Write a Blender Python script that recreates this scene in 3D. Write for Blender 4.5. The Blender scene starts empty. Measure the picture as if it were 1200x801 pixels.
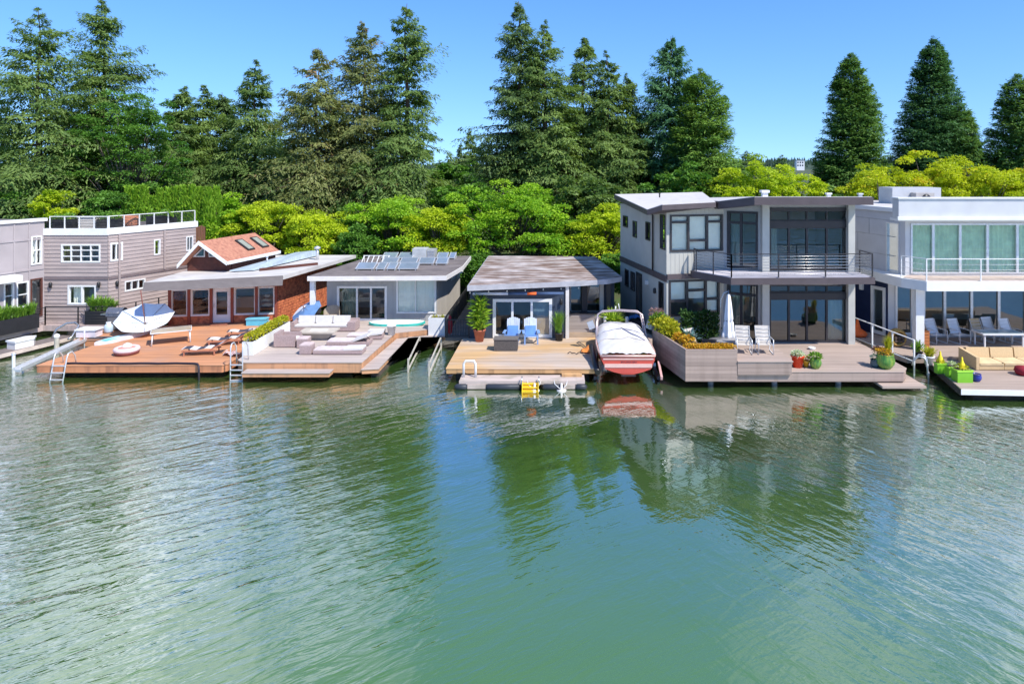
import bpy, math, random
import numpy as np
from mathutils import Vector, Matrix
C = bpy.context.scene.collection
R = math.radians
H, CX, CY, F = 9.2, 650.0, 195.0, 800.0        # camera height, principal point and focal length measured on the 1200 px photograph

def X(px, y): return (px - CX) * y / F
def Z(py, y): return H - (py - CY) * y / F
def G(px, py, z):                               # the point of the horizontal plane z seen at a pixel
    y = F * (H - z) / (py - CY)
    return Vector((X(px, y), y, z))

# ------------------------------------------------------------------ materials
def nodes(name):
    m = bpy.data.materials.new(name); m.use_nodes = True
    nt = m.node_tree; nt.nodes.clear()
    out = nt.nodes.new('ShaderNodeOutputMaterial')
    return m, nt, out
def N(nt, t, **kw):
    n = nt.nodes.new(t)
    for k, v in kw.items():
        if k in n.inputs: n.inputs[k].default_value = v
        else: setattr(n, k, v)
    return n
def math_n(nt, op, a, b=None):
    n = nt.nodes.new('ShaderNodeMath'); n.operation = op
    for i, q in enumerate((a, b)):
        if q is None: continue
        if isinstance(q, (int, float)): n.inputs[i].default_value = q
        else: nt.links.new(q, n.inputs[i])
    return n.outputs[0]
def mixc(nt, fac, a, b, blend='MIX'):
    n = nt.nodes.new('ShaderNodeMix'); n.data_type = 'RGBA'; n.blend_type = blend
    for i, q in ((0, fac), (6, a), (7, b)):
        if isinstance(q, (int, float)): n.inputs[i].default_value = q
        elif isinstance(q, tuple): n.inputs[i].default_value = (*q, 1)
        else: nt.links.new(q, n.inputs[i])
    return n.outputs[2]
def ramp(nt, fac, p0, p1):
    n = nt.nodes.new('ShaderNodeMapRange'); n.inputs[1].default_value = p0; n.inputs[2].default_value = p1
    nt.links.new(fac, n.inputs[0]); return n.outputs[0]

def M(name, col, rough=.6, var=.14, scale=3.0, stretch=(1, 1, 1), bump=0.0, bscale=25.0, col2=None, c2lo=.45, c2hi=.65, c2scale=1.2,
      c2stretch=(1, 1, 1), plank=None, pvar=.18, metallic=0.0, spec=.4, coat=0.0, seam=0.0):
    """One procedural surface: base colour, slow variation, optional second colour in patches, optional planks with their own tone."""
    m, nt, out = nodes(name); L = nt.links.new
    b = N(nt, 'ShaderNodeBsdfPrincipled', Roughness=rough, Metallic=metallic)
    b.inputs['Specular IOR Level'].default_value = spec
    b.inputs['Coat Weight'].default_value = coat
    L(b.outputs[0], out.inputs[0])
    tc = N(nt, 'ShaderNodeTexCoord'); oi = N(nt, 'ShaderNodeObjectInfo')
    off = nt.nodes.new('ShaderNodeVectorMath'); off.operation = 'MULTIPLY_ADD'
    off.inputs[0].default_value = (17.0, 9.0, 5.0)
    L(oi.outputs['Random'], off.inputs[1]); L(tc.outputs['Object'], off.inputs[2])
    vec = off.outputs[0]
    def noise(sc, st, det=4):
        mp = N(nt, 'ShaderNodeMapping'); mp.inputs['Scale'].default_value = st; L(vec, mp.inputs[0])
        n = N(nt, 'ShaderNodeTexNoise', Scale=sc, Detail=det); L(mp.outputs[0], n.inputs['Vector']); return n.outputs['Fac']
    c = None
    base = col
    if col2:
        base = mixc(nt, ramp(nt, noise(c2scale, c2stretch, 6), c2lo, c2hi), col, col2)
    f = ramp(nt, noise(scale, stretch, 6), .3, .7)
    c = mixc(nt, f, (1 - var,) * 3, (1 + var,) * 3)
    c = mixc(nt, 1.0, base, c, 'MULTIPLY')
    hsrc = None
    if plank:
        ax, w = plank
        sx = N(nt, 'ShaderNodeSeparateXYZ'); L(tc.outputs['Object'], sx.inputs[0])
        q = math_n(nt, 'DIVIDE', sx.outputs[ax], w)
        wn = N(nt, 'ShaderNodeTexWhiteNoise'); wn.noise_dimensions = '1D'; L(math_n(nt, 'FLOOR', q), wn.inputs['W'])
        c = mixc(nt, 1.0, c, mixc(nt, wn.outputs['Value'], (1 - pvar,) * 3, (1 + pvar,) * 3), 'MULTIPLY')
        fr = math_n(nt, 'ABSOLUTE', math_n(nt, 'SUBTRACT', math_n(nt, 'FRACT', q), .5))
        hsrc = ramp(nt, fr, .5, .44)
        if seam: c = mixc(nt, math_n(nt, 'MULTIPLY', math_n(nt, 'SUBTRACT', 1.0, hsrc), seam), c, tuple(v * .35 for v in col))
    L(c, b.inputs['Base Color'])
    L(ramp(nt, noise(scale * 2.3, stretch), .2, .8), b.inputs['Roughness'])
    mr = b.inputs['Roughness'].links[0].from_node
    mr.inputs[3].default_value = max(.02, rough - .12); mr.inputs[4].default_value = min(1, rough + .12)
    if bump or hsrc is not None:
        bp = N(nt, 'ShaderNodeBump', Strength=.6, Distance=.012)
        if hsrc is not None and bump:
            L(math_n(nt, 'ADD', hsrc, math_n(nt, 'MULTIPLY', noise(bscale, stretch), bump)), bp.inputs['Height'])
        elif hsrc is not None: L(hsrc, bp.inputs['Height'])
        else:
            bp.inputs['Distance'].default_value = bump; L(noise(bscale, stretch), bp.inputs['Height'])
        L(bp.outputs[0], b.inputs['Normal'])
    return m

def glass_mat(name, tint=(.75, .85, .82), refl=.10, wav=.004):
    m, nt, out = nodes(name); L = nt.links.new
    fr = N(nt, 'ShaderNodeFresnel', IOR=1.5)
    tr = N(nt, 'ShaderNodeBsdfTransparent', Color=(*tint, 1)); gl = N(nt, 'ShaderNodeBsdfGlossy', Roughness=.015, Color=(.95, .98, .97, 1))
    bp = N(nt, 'ShaderNodeBump', Strength=.5, Distance=wav); ns = N(nt, 'ShaderNodeTexNoise', Scale=1.3, Detail=1)
    tc = N(nt, 'ShaderNodeTexCoord'); L(tc.outputs['Object'], ns.inputs['Vector']); L(ns.outputs['Fac'], bp.inputs['Height']); L(bp.outputs[0], gl.inputs['Normal'])
    mx = N(nt, 'ShaderNodeMixShader'); L(math_n(nt, 'ADD', fr.outputs[0], refl), mx.inputs[0]); L(tr.outputs[0], mx.inputs[1]); L(gl.outputs[0], mx.inputs[2])
    L(mx.outputs[0], out.inputs[0]); return m

def leaf_mat(name, c1, c2, c3=None, trans=.3, rough=.55):
    """Foliage: the face attribute tint (one value per spray or clump, its own growth colour) runs from c1 to c2."""
    m, nt, out = nodes(name); L = nt.links.new
    at = N(nt, 'ShaderNodeAttribute'); at.attribute_name = 'tint'
    col = mixc(nt, at.outputs['Fac'], c1, c2)
    if c3: col = mixc(nt, ramp(nt, at.outputs['Fac'], .86, .97), col, c3)
    p = N(nt, 'ShaderNodeBsdfPrincipled', Roughness=rough); p.inputs['Specular IOR Level'].default_value = .25; L(col, p.inputs['Base Color'])
    t = N(nt, 'ShaderNodeBsdfTranslucent'); L(mixc(nt, 1.0, col, (1.3, 1.35, .6), 'MULTIPLY'), t.inputs[0])
    mx = N(nt, 'ShaderNodeMixShader', Fac=trans); L(p.outputs[0], mx.inputs[1]); L(t.outputs[0], mx.inputs[2]); L(mx.outputs[0], out.inputs[0])
    return m

# ------------------------------------------------------------------ mesh builder
class MB:
    def __init__(s): s.v = []; s.f = []; s.s = []
    def add(s, v, f, smooth=False):
        o = len(s.v); s.v += [tuple(p) for p in v]; s.f += [tuple(o + i for i in q) for q in f]; s.s += [smooth] * len(f); return s
    def box(s, x0, x1, y0, y1, z0, z1):
        v = [(x, y, z) for z in (z0, z1) for y in (y0, y1) for x in (x0, x1)]
        return s.add(v, [(0, 2, 3, 1), (4, 5, 7, 6), (0, 1, 5, 4), (2, 6, 7, 3), (0, 4, 6, 2), (1, 3, 7, 5)])
    def obox(s, c, size, rz=0, rx=0, ry=0):
        m = Matrix.Rotation(rz, 3, 'Z') @ Matrix.Rotation(ry, 3, 'Y') @ Matrix.Rotation(rx, 3, 'X'); c = Vector(c)
        v = [c + m @ Vector((x * size[0] / 2, y * size[1] / 2, z * size[2] / 2)) for z in (-1, 1) for y in (-1, 1) for x in (-1, 1)]
        return s.add(v, [(0, 2, 3, 1), (4, 5, 7, 6), (0, 1, 5, 4), (2, 6, 7, 3), (0, 4, 6, 2), (1, 3, 7, 5)])
    def beam(s, p, q, w, h=None):
        h = h or w; p, q = Vector(p), Vector(q); d = (q - p).normalized()
        a = d.cross(Vector((0, 0, 1)))
        a = Vector((1, 0, 0)) if a.length < 1e-4 else a.normalized()
        b = a.cross(d).normalized()
        v = [e + a * i * w / 2 + b * j * h / 2 for e in (p, q) for i, j in ((-1, -1), (1, -1), (1, 1), (-1, 1))]
        return s.add(v, [(3, 2, 1, 0), (4, 5, 6, 7), (0, 1, 5, 4), (1, 2, 6, 5), (2, 3, 7, 6), (3, 0, 4, 7)])
    def tube(s, pts, r, n=8, closed=False):
        pts = [Vector(p) for p in pts]; k = len(pts); rs = r if isinstance(r, (list, tuple)) else [r] * k
        v = []; prev = None
        for i, p in enumerate(pts):
            a = pts[(i - 1) % k] if (i or closed) else p; b = pts[(i + 1) % k] if (i < k - 1 or closed) else p
            d = (b - a).normalized(); u = prev if prev is not None else (Vector((0, 0, 1)) if abs(d.z) < .9 else Vector((1, 0, 0)))
            u = (u - d * u.dot(d)).normalized(); prev = u; w = d.cross(u)
            v += [p + (u * math.cos(t) + w * math.sin(t)) * rs[i] for t in (2 * math.pi * j / n for j in range(n))]
        f = [(i * n + j, i * n + (j + 1) % n, (i + 1) % k * n + (j + 1) % n, (i + 1) % k * n + j) for i in range(k if closed else k - 1) for j in range(n)]
        s.add(v, f, True)
        if not closed:
            o = len(s.v) - len(v); s.f += [tuple(o + j for j in reversed(range(n))), tuple(o + (k - 1) * n + j for j in range(n))]; s.s += [False, False]
        return s
    def lathe(s, prof, c=(0, 0, 0), n=20, sx=1, sy=1, ph=0):
        v = [(c[0] + r * sx * math.cos(ph + 2 * math.pi * j / n), c[1] + r * sy * math.sin(ph + 2 * math.pi * j / n), c[2] + z) for r, z in prof for j in range(n)]
        f = [(i * n + j, i * n + (j + 1) % n, (i + 1) * n + (j + 1) % n, (i + 1) * n + j) for i in range(len(prof) - 1) for j in range(n)]
        return s.add(v, f, n > 7)
    def prism(s, poly, z0, z1):
        k = len(poly); a = z0 if isinstance(z0, (list, tuple)) else [z0] * k; b = z1 if isinstance(z1, (list, tuple)) else [z1] * k
        v = [(p[0], p[1], a[i]) for i, p in enumerate(poly)] + [(p[0], p[1], b[i]) for i, p in enumerate(poly)]
        return s.add(v, [tuple(reversed(range(k))), tuple(range(k, 2 * k))] + [(i, (i + 1) % k, k + (i + 1) % k, k + i) for i in range(k)])
    def plate(s, pts, off):
        k = len(pts); pts = [Vector(p) for p in pts]; off = Vector(off)
        return s.add(pts + [p + off for p in pts], [tuple(reversed(range(k))), tuple(range(k, 2 * k))] + [(i, (i + 1) % k, k + (i + 1) % k, k + i) for i in range(k)])
    def grid(s, fn, nu, nv, smooth=True):
        v = [fn(i / nu, j / nv) for j in range(nv + 1) for i in range(nu + 1)]; w = nu + 1
        return s.add(v, [(j * w + i, j * w + i + 1, (j + 1) * w + i + 1, (j + 1) * w + i) for j in range(nv) for i in range(nu)], smooth)
    def merge(s, o, m=None):
        return s.add([m @ Vector(p) for p in o.v] if m else o.v, o.f) if False else s._m(o, m)
    def _m(s, o, m):
        k = len(s.v); s.v += [tuple(m @ Vector(p)) if m else p for p in o.v]; s.f += [tuple(k + i for i in q) for q in o.f]; s.s += o.s; return s
    def build(s, name, mat, parent=None, world=True, loc=None):
        """Link the collected shapes as ONE mesh object. Under a parent, world coordinates are turned into the parent's own."""
        me = bpy.data.meshes.new(name)
        o = bpy.data.objects.new(name, me); C.objects.link(o)
        sh = Vector((0, 0, 0))
        if parent is not None:
            o.parent = parent
            if world: sh = -abs_loc(parent)
        elif loc is not None:
            sh = -Vector(loc); o.location = loc
        me.from_pydata([tuple(Vector(p) + sh) for p in s.v], [], s.f)
        me.polygons.foreach_set('use_smooth', s.s); me.update()
        import bmesh
        bm = bmesh.new(); bm.from_mesh(me); bmesh.ops.recalc_face_normals(bm, faces=bm.faces); bm.to_mesh(me); bm.free()
        me.materials.append(mat)
        return o
def abs_loc(o):
    v = Vector(o.location)
    while o.parent is not None: o = o.parent; v += Vector(o.location)
    return v
def tag(o, label=None, cat=None, group=None, kind=None):
    if label: o['label'] = label
    if cat: o['category'] = cat
    if group: o['group'] = group
    if kind: o['kind'] = kind
    return o
def thing(name, label, cat, loc=(0, 0, 0), rz=0, group=None):
    o = bpy.data.objects.new(name, None); C.objects.link(o); o.empty_display_size = .3
    o.location = loc; o.rotation_euler = (0, 0, rz)
    return tag(o, label, cat, group)
def dup(root, loc, rz=None, label=None, group=None, scale=None):
    kids = {}
    for q in bpy.data.objects:
        if q.parent is not None: kids.setdefault(q.parent.name, []).append(q)
    def rec(o, par):
        c = o.copy(); C.objects.link(c)
        if par is not None: c.parent = par
        for k in kids.get(o.name, []): rec(k, c)
        return c
    r = rec(root, None); r.location = loc
    if rz is not None: r.rotation_euler = (0, 0, rz)
    if scale: r.scale = (scale,) * 3 if isinstance(scale, (int, float)) else scale
    if label: r['label'] = label
    if group: r['group'] = group
    return r

# ------------------------------------------------------------------ walls with openings
class Fr:
    """A facade line seen from outside: p0 its left end, p1 its right end."""
    def __init__(s, p0, p1):
        s.p = Vector((p0[0], p0[1])); q = Vector((p1[0], p1[1])); s.len = (q - s.p).length; s.u = (q - s.p).normalized(); s.n = Vector((s.u.y, -s.u.x))
    def P(s, u, z, d=0.0):
        w = s.p + s.u * u + s.n * d; return Vector((w.x, w.y, z))
    def upx(s, px):
        k = (px - CX) / F; return (k * s.p.y - s.p.x) / (s.u.x - k * s.u.y)
    def rect(s, px0, py0, px1, py1, d=0.0):
        u0, u1 = s.upx(px0), s.upx(px1); y = (s.p + s.u * (u0 + u1) / 2).y
        return (u0, u1, Z(py1, y), Z(py0, y))
    def box(s, mb, u0, u1, z0, z1, d0, d1):
        v = [s.P(u, z, d) for z in (z0, z1) for d in (d1, d0) for u in (u0, u1)]
        return mb.add(v, [(0, 2, 3, 1), (4, 5, 7, 6), (0, 1, 5, 4), (2, 6, 7, 3), (0, 4, 6, 2), (1, 3, 7, 5)])
def facade(mb, fr, z0, z1, holes=(), mode='flat', board=.18, proud=.03, z1b=None, reveal=.14, u0=0.0, u1=None):
    """Wall skin with real openings. mode lap: sloping boards; batten: raised vertical strips; flat: plain. z1b: top height at the right end."""
    u1 = fr.len if u1 is None else u1
    us = sorted({u0, u1, *[min(max(q, u0), u1) for h in holes for q in h[:2]]}); vs = sorted({z0, z1, *[q for h in holes for q in h[2:]]})
    def inside(u, v): return any(h[0] < u < h[1] and h[2] < v < h[3] for h in holes)
    top = lambda u: z1 if z1b is None else z1 + (z1b - z1) * (u - u0) / (u1 - u0)
    def zt(u, v): return top(u) if v == z1 else v
    for a, b in zip(us, us[1:]):
        for c, d in zip(vs, vs[1:]):
            if b - a < 1e-5 or d - c < 1e-5 or inside((a + b) / 2, (c + d) / 2): continue
            if mode == 'lap':
                k = math.floor(c / board + 1e-6); lo = c
                while lo < d - 1e-6:
                    hi = min(d, (k + 1) * board)
                    p0 = proud * (1 - (lo / board - k)); p1 = proud * (1 - (hi / board - k))
                    mb.add([fr.P(a, zt(a, lo), p0), fr.P(b, zt(b, lo), p0), fr.P(b, zt(b, hi), p1), fr.P(a, zt(a, hi), p1)], [(0, 1, 2, 3)])
                    mb.add([fr.P(a, zt(a, lo), p0), fr.P(b, zt(b, lo), p0), fr.P(b, zt(b, lo), -.01), fr.P(a, zt(a, lo), -.01)], [(0, 3, 2, 1)])
                    lo = hi; k += 1
            else:
                mb.add([fr.P(a, zt(a, c)), fr.P(b, zt(b, c)), fr.P(b, zt(b, d)), fr.P(a, zt(a, d))], [(0, 1, 2, 3)])
                if mode == 'batten':
                    k = math.ceil(a / board)
                    while k * board < b - .03:
                        w = k * board
                        if w > a + .01: fr.box(mb, w, w + .03, zt(w, c), zt(w, d), -.01, proud)
                        k += 1
    for a, b, c, d in holes:
        for q in (((a, c), (b, c)), ((b, c), (b, d)), ((b, d), (a, d)), ((a, d), (a, c))):
            mb.add([fr.P(*q[0], .0), fr.P(*q[1], .0), fr.P(*q[1], -reveal), fr.P(*q[0], -reveal)], [(0, 1, 2, 3)])
def window(house, fr, r, fm, gm, cols=(), rows=(), fw=.07, bar=.045, proud=.045, name='window', cells=None, depth=.10, bars=()):
    """A window in opening r = (u0,u1,z0,z1): a real frame with glazing bars, the panes a child. cols/rows: fractions of the bars;
    bars: (fraction of height, col0, col1) short bars between two fractions of the width."""
    a, b, c, d = r; mb = MB()
    for q in ((a, a + fw, c, d), (b - fw, b, c, d), (a + fw, b - fw, c, c + fw), (a + fw, b - fw, d - fw, d)): fr.box(mb, *q, -depth, proud)
    for t in cols: u = a + (b - a) * t; fr.box(mb, u - bar / 2, u + bar / 2, c + fw, d - fw, -depth + .01, proud - .012)
    for t in rows: v = c + (d - c) * t; fr.box(mb, a + fw, b - fw, v - bar / 2, v + bar / 2, -depth + .02, proud - .02)
    for t, f0, f1 in bars: v = c + (d - c) * t; fr.box(mb, a + (b - a) * f0, a + (b - a) * f1, v - bar / 2, v + bar / 2, -depth + .02, proud - .02)
    w = mb.build(name, fm, house)
    g = MB(); g.add([fr.P(a + .01, c + .01, -.04), fr.P(b - .01, c + .01, -.04), fr.P(b - .01, d - .01, -.04), fr.P(a + .01, d - .01, -.04)], [(0, 1, 2, 3)])
    g.build('pane', gm, w, world=True)
    return w
def curtain(house, fr, u0, u1, z0, z1, mat, d=-.3, fold=.16, amp=.03):
    mb = MB(); n = max(8, int((u1 - u0) / fold * 4))
    mb.grid(lambda i, j: fr.P(u0 + (u1 - u0) * i, z0 + (z1 - z0) * j, d + amp * math.sin(2 * math.pi * i * (u1 - u0) / fold)), n, 1)
    return mb.build('curtain', mat, house)
def railing(pts, z, h, mb, post=.05, rail=.05, cables=0, step=1.4, cr=.008, top=True):
    """Posts, top rail and cables along a line of ground points."""
    for si, (a, b) in enumerate(zip(pts, pts[1:])):
        a = Vector((*a[:2], z if len(a) < 3 else a[2])); b = Vector((*b[:2], z if len(b) < 3 else b[2])); n = max(1, round((b - a).length / step))
        for i in range(1 if si else 0, n + 1):
            p = a.lerp(b, i / n); mb.beam(p, p + Vector((0, 0, h)), post)
        if top: mb.beam(a + Vector((0, 0, h)), b + Vector((0, 0, h)), rail, .035)
        for k in range(cables): e = Vector((0, 0, h * (k + .6) / (cables + .4))); mb.tube([a + e, b + e], cr, 5)
# ------------------------------------------------------------------ camera, sky, sun
sc = bpy.context.scene
cam = bpy.data.cameras.new('camera'); co = bpy.data.objects.new('camera', cam); C.objects.link(co); sc.camera = co
co.location = (0, 0, H); co.rotation_euler = (R(90), 0, 0)
cam.sensor_width = 36; cam.lens = 24; cam.shift_x = (600 - CX) / 1200; cam.shift_y = -(400.5 - CY) / 1200; cam.clip_end = 20000; cam.clip_start = .1
SUN = Vector((.62, -.52, 1.0)).normalized()
elev = math.asin(SUN.z); azim = math.atan2(SUN.x, SUN.y)
w = bpy.data.worlds.new('World'); sc.world = w; w.use_nodes = True
nt = w.node_tree; bg = nt.nodes['Background']
sky = nt.nodes.new('ShaderNodeTexSky'); sky.sky_type = 'NISHITA'; sky.sun_disc = False
sky.sun_elevation = elev; sky.sun_rotation = azim; sky.air_density = 1.0; sky.dust_density = .25; sky.ozone_density = 3.5; sky.altitude = 300
tcw = nt.nodes.new('ShaderNodeTexCoord'); sxw = nt.nodes.new('ShaderNodeSeparateXYZ'); cbw = nt.nodes.new('ShaderNodeCombineXYZ')
nt.links.new(tcw.outputs['Generated'], sxw.inputs[0]); nt.links.new(sxw.outputs[0], cbw.inputs[0]); nt.links.new(sxw.outputs[1], cbw.inputs[1])
nt.links.new(math_n(nt, 'ADD', math_n(nt, 'MULTIPLY', math_n(nt, 'MAXIMUM', sxw.outputs[2], 0.0), .75), .10), cbw.inputs[2]); nt.links.new(cbw.outputs[0], sky.inputs[0])   # the pale band right at the horizon lies below the tree line
hs = nt.nodes.new('ShaderNodeHueSaturation'); hs.inputs['Saturation'].default_value = 1.22
nt.links.new(sky.outputs[0], hs.inputs['Color']); clr = mixc(nt, 1.0, hs.outputs[0], (.80, .84, .97), 'MULTIPLY')
# white cloud patches added above the frame, masked and brightened for glints on the lake
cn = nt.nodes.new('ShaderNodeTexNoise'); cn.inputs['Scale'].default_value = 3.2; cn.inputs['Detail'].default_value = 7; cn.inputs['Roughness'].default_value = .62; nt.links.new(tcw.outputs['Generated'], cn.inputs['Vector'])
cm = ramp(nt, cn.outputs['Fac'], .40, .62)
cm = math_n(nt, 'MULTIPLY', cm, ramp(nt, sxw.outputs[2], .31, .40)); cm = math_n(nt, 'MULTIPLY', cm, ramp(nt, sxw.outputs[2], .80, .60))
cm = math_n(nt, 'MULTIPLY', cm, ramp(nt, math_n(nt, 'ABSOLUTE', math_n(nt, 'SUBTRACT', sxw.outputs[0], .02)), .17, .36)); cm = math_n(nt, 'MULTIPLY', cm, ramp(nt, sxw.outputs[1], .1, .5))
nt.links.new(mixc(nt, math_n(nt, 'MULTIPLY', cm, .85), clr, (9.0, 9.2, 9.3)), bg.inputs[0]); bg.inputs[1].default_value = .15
sl = bpy.data.lights.new('sun', 'SUN'); so = bpy.data.objects.new('sun', sl); C.objects.link(so)
sl.energy = 3.8; sl.angle = R(.53); sl.color = (1, .95, .87); so.rotation_euler = SUN.to_track_quat('Z', 'Y').to_euler(); so.location = (30, -30, 60)
sc.view_settings.view_transform = 'Standard'; sc.view_settings.look = 'None'; sc.view_settings.gamma = 1; sc.view_settings.exposure = .68
sc.cycles.use_denoising = True; sc.cycles.max_bounces = 10; sc.cycles.transparent_max_bounces = 16; sc.cycles.sample_clamp_indirect = 6

# ------------------------------------------------------------------ water
def water_mat():
    """Silty green lake: a matt green body under a mirror whose strength grows towards grazing views, with wind ripples in two directions."""
    m, nt, out = nodes('lake_water'); L = nt.links.new
    tc = N(nt, 'ShaderNodeTexCoord')
    def noise(sc_, st, rot=0, det=3, dist=0.0, rough=.5):
        r = N(nt, 'ShaderNodeMapping'); r.inputs['Rotation'].default_value = (0, 0, -rot); L(tc.outputs['Object'], r.inputs[0])
        mp = N(nt, 'ShaderNodeMapping'); mp.inputs['Scale'].default_value = st; L(r.outputs[0], mp.inputs[0])
        n = N(nt, 'ShaderNodeTexNoise', Scale=sc_, Detail=det, Distortion=dist, Roughness=rough); L(mp.outputs[0], n.inputs['Vector']); return n.outputs['Fac']
    col = mixc(nt, ramp(nt, noise(.12, (1, 1.6, 1), .3, 4), .35, .7), WATER1, WATER2)
    sx = N(nt, 'ShaderNodeSeparateXYZ'); L(tc.outputs['Object'], sx.inputs[0])
    left = ramp(nt, math_n(nt, 'ADD', sx.outputs[0], math_n(nt, 'MULTIPLY', noise(.11, (1, 1, 1), 0, 2), 10.0)), 4.0, -5.0)
    right = ramp(nt, math_n(nt, 'ADD', sx.outputs[0], math_n(nt, 'MULTIPLY', noise(.13, (1, 1, 1), 1, 2), 6.0)), 6.0, 13.0)
    gust = ramp(nt, noise(.09, (1, .8, 1), .5, 2), .40, .64)
    amt = math_n(nt, 'ADD', math_n(nt, 'MULTIPLY', left, AMP_L), math_n(nt, 'MULTIPLY', right, AMP_R))
    amt = math_n(nt, 'ADD', amt, math_n(nt, 'MULTIPLY', gust, AMP_G)); amt = math_n(nt, 'ADD', amt, math_n(nt, 'MULTIPLY', ramp(nt, sx.outputs[1], 4.0, -14.0), .7))   # open water is rougher
    amt = math_n(nt, 'ADD', amt, AMP_0)
    A = math_n(nt, 'ADD', math_n(nt, 'MULTIPLY', noise(1.45, (.5, 1.9, 1), R(36), 3, .35, .6), .075), math_n(nt, 'MULTIPLY', noise(4.2, (.45, 1.5, 1), R(24), 3, .3), .020))
    B = math_n(nt, 'ADD', math_n(nt, 'MULTIPLY', noise(1.3, (.5, 1.7, 1), R(-55), 3, .35, .55), .08), math_n(nt, 'MULTIPLY', noise(3.8, (.6, 1.3, 1), R(-20), 3, .3), .020))
    W2 = math_n(nt, 'MULTIPLY', noise(.62, (.6, 1.7, 1), R(30), 1, .2), .06); A = math_n(nt, 'ADD', A, W2)
    fx = ramp(nt, sx.outputs[0], -1.0, 8.0)
    h = math_n(nt, 'ADD', math_n(nt, 'MULTIPLY', A, math_n(nt, 'SUBTRACT', 1.0, fx)), math_n(nt, 'MULTIPLY', B, fx))
    h = math_n(nt, 'MULTIPLY', h, amt)
    h = math_n(nt, 'ADD', h, math_n(nt, 'MULTIPLY', noise(.30, (1, 1.7, 1), .15, 1), math_n(nt, 'ADD', math_n(nt, 'MULTIPLY', ramp(nt, sx.outputs[1], 4.0, -14.0), .22), SWELL)))
    bp = N(nt, 'ShaderNodeBump', Strength=1.0, Distance=1.0); L(h, bp.inputs['Height'])
    d = N(nt, 'ShaderNodeBsdfDiffuse'); L(col, d.inputs[0])
    g = N(nt, 'ShaderNodeBsdfGlossy', Roughness=.015); L(bp.outputs[0], g.inputs['Normal'])
    lw = N(nt, 'ShaderNodeLayerWeight', Blend=.5); L(bp.outputs[0], lw.inputs['Normal'])
    fac = math_n(nt, 'MINIMUM', math_n(nt, 'MULTIPLY', math_n(nt, 'POWER', lw.outputs['Facing'], 2.6), REFL), .82)
    mx = N(nt, 'ShaderNodeMixShader'); L(fac, mx.inputs[0]); L(d.outputs[0], mx.inputs[1]); L(g.outputs[0], mx.inputs[2]); L(mx.outputs[0], out.inputs[0])
    return m
AMP_L, AMP_R, AMP_G, AMP_0, SWELL, REFL = .37, .30, .24, .11, .03, 2.65
WATER1, WATER2 = (.074, .166, .030), (.085, .180, .044)
tag(MB().add([(-900, -900, 0), (900, -900, 0), (900, 52, 0), (-900, 52, 0)], [(0, 1, 2, 3)]).build('water', water_mat()), kind='structure')

# ------------------------------------------------------------------ terrain: bank, level ground, far ridge
prof = [(44.5, -1.5), (46, .2), (48, 1.3), (52, 2.2), (60, 3.0), (80, 3.4), (140, 4.0), (400, 4.5), (900, 5.5), (4000, 6.0)]
tx = [-2500, -400, -120, -60, -40, -30, -22, -15, -8, 0, 8, 15, 22, 30, 40, 60, 120, 400, 2500]
rr = random.Random(4)
tm = MB(); tv = [(x, y, z + (rr.uniform(-.25, .25) if 46 < y < 100 else 0)) for y, z in prof for x in tx]
tm.add(tv, [(j * len(tx) + i, j * len(tx) + i + 1, (j + 1) * len(tx) + i + 1, (j + 1) * len(tx) + i) for j in range(len(prof) - 1) for i in range(len(tx) - 1)], True)
tag(tm.build('ground', M('earth_and_grass', (.05, .085, .025), .9, .3, .8, col2=(.10, .075, .045), bump=.03, bscale=6)), kind='structure')
hm = MB(); hz = lambda x: 9 + 7 * math.exp(-((x - 330) / 260) ** 2) + 2.5 * math.sin(x * .011 + 1) + 1.2 * math.sin(x * .041)
hm.grid(lambda i, j: (-1400 + 2800 * i, 820 + 420 * j, 4 + (hz(-1400 + 2800 * i) - 4) * (math.sin(math.pi * j))), 90, 10)
tag(hm.build('hills', M('far_ridge', (.045, .075, .04), .95, .3, .02)), kind='structure')

# the wooded shore on the other side of the lake, behind the camera: the glazing of the houses looks at it
sm = MB(); rs = random.Random(3); sh_ = [[rs.uniform(.75, 1.25) for _ in range(121)] for _ in range(9)]
sm.grid(lambda i, j: (-420 + 840 * i, -150 - 120 * j, -1 + 22 * math.sin(min(1, j * 1.5) * math.pi / 2) ** .7 * sh_[round(j * 8)][round(i * 120)] * (j > 0)), 120, 8)
tag(sm.build('hills', M('opposite_shore', (.045, .075, .03), .95, .4, .05, col2=(.10, .10, .07), c2scale=.03)), kind='structure')
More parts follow.
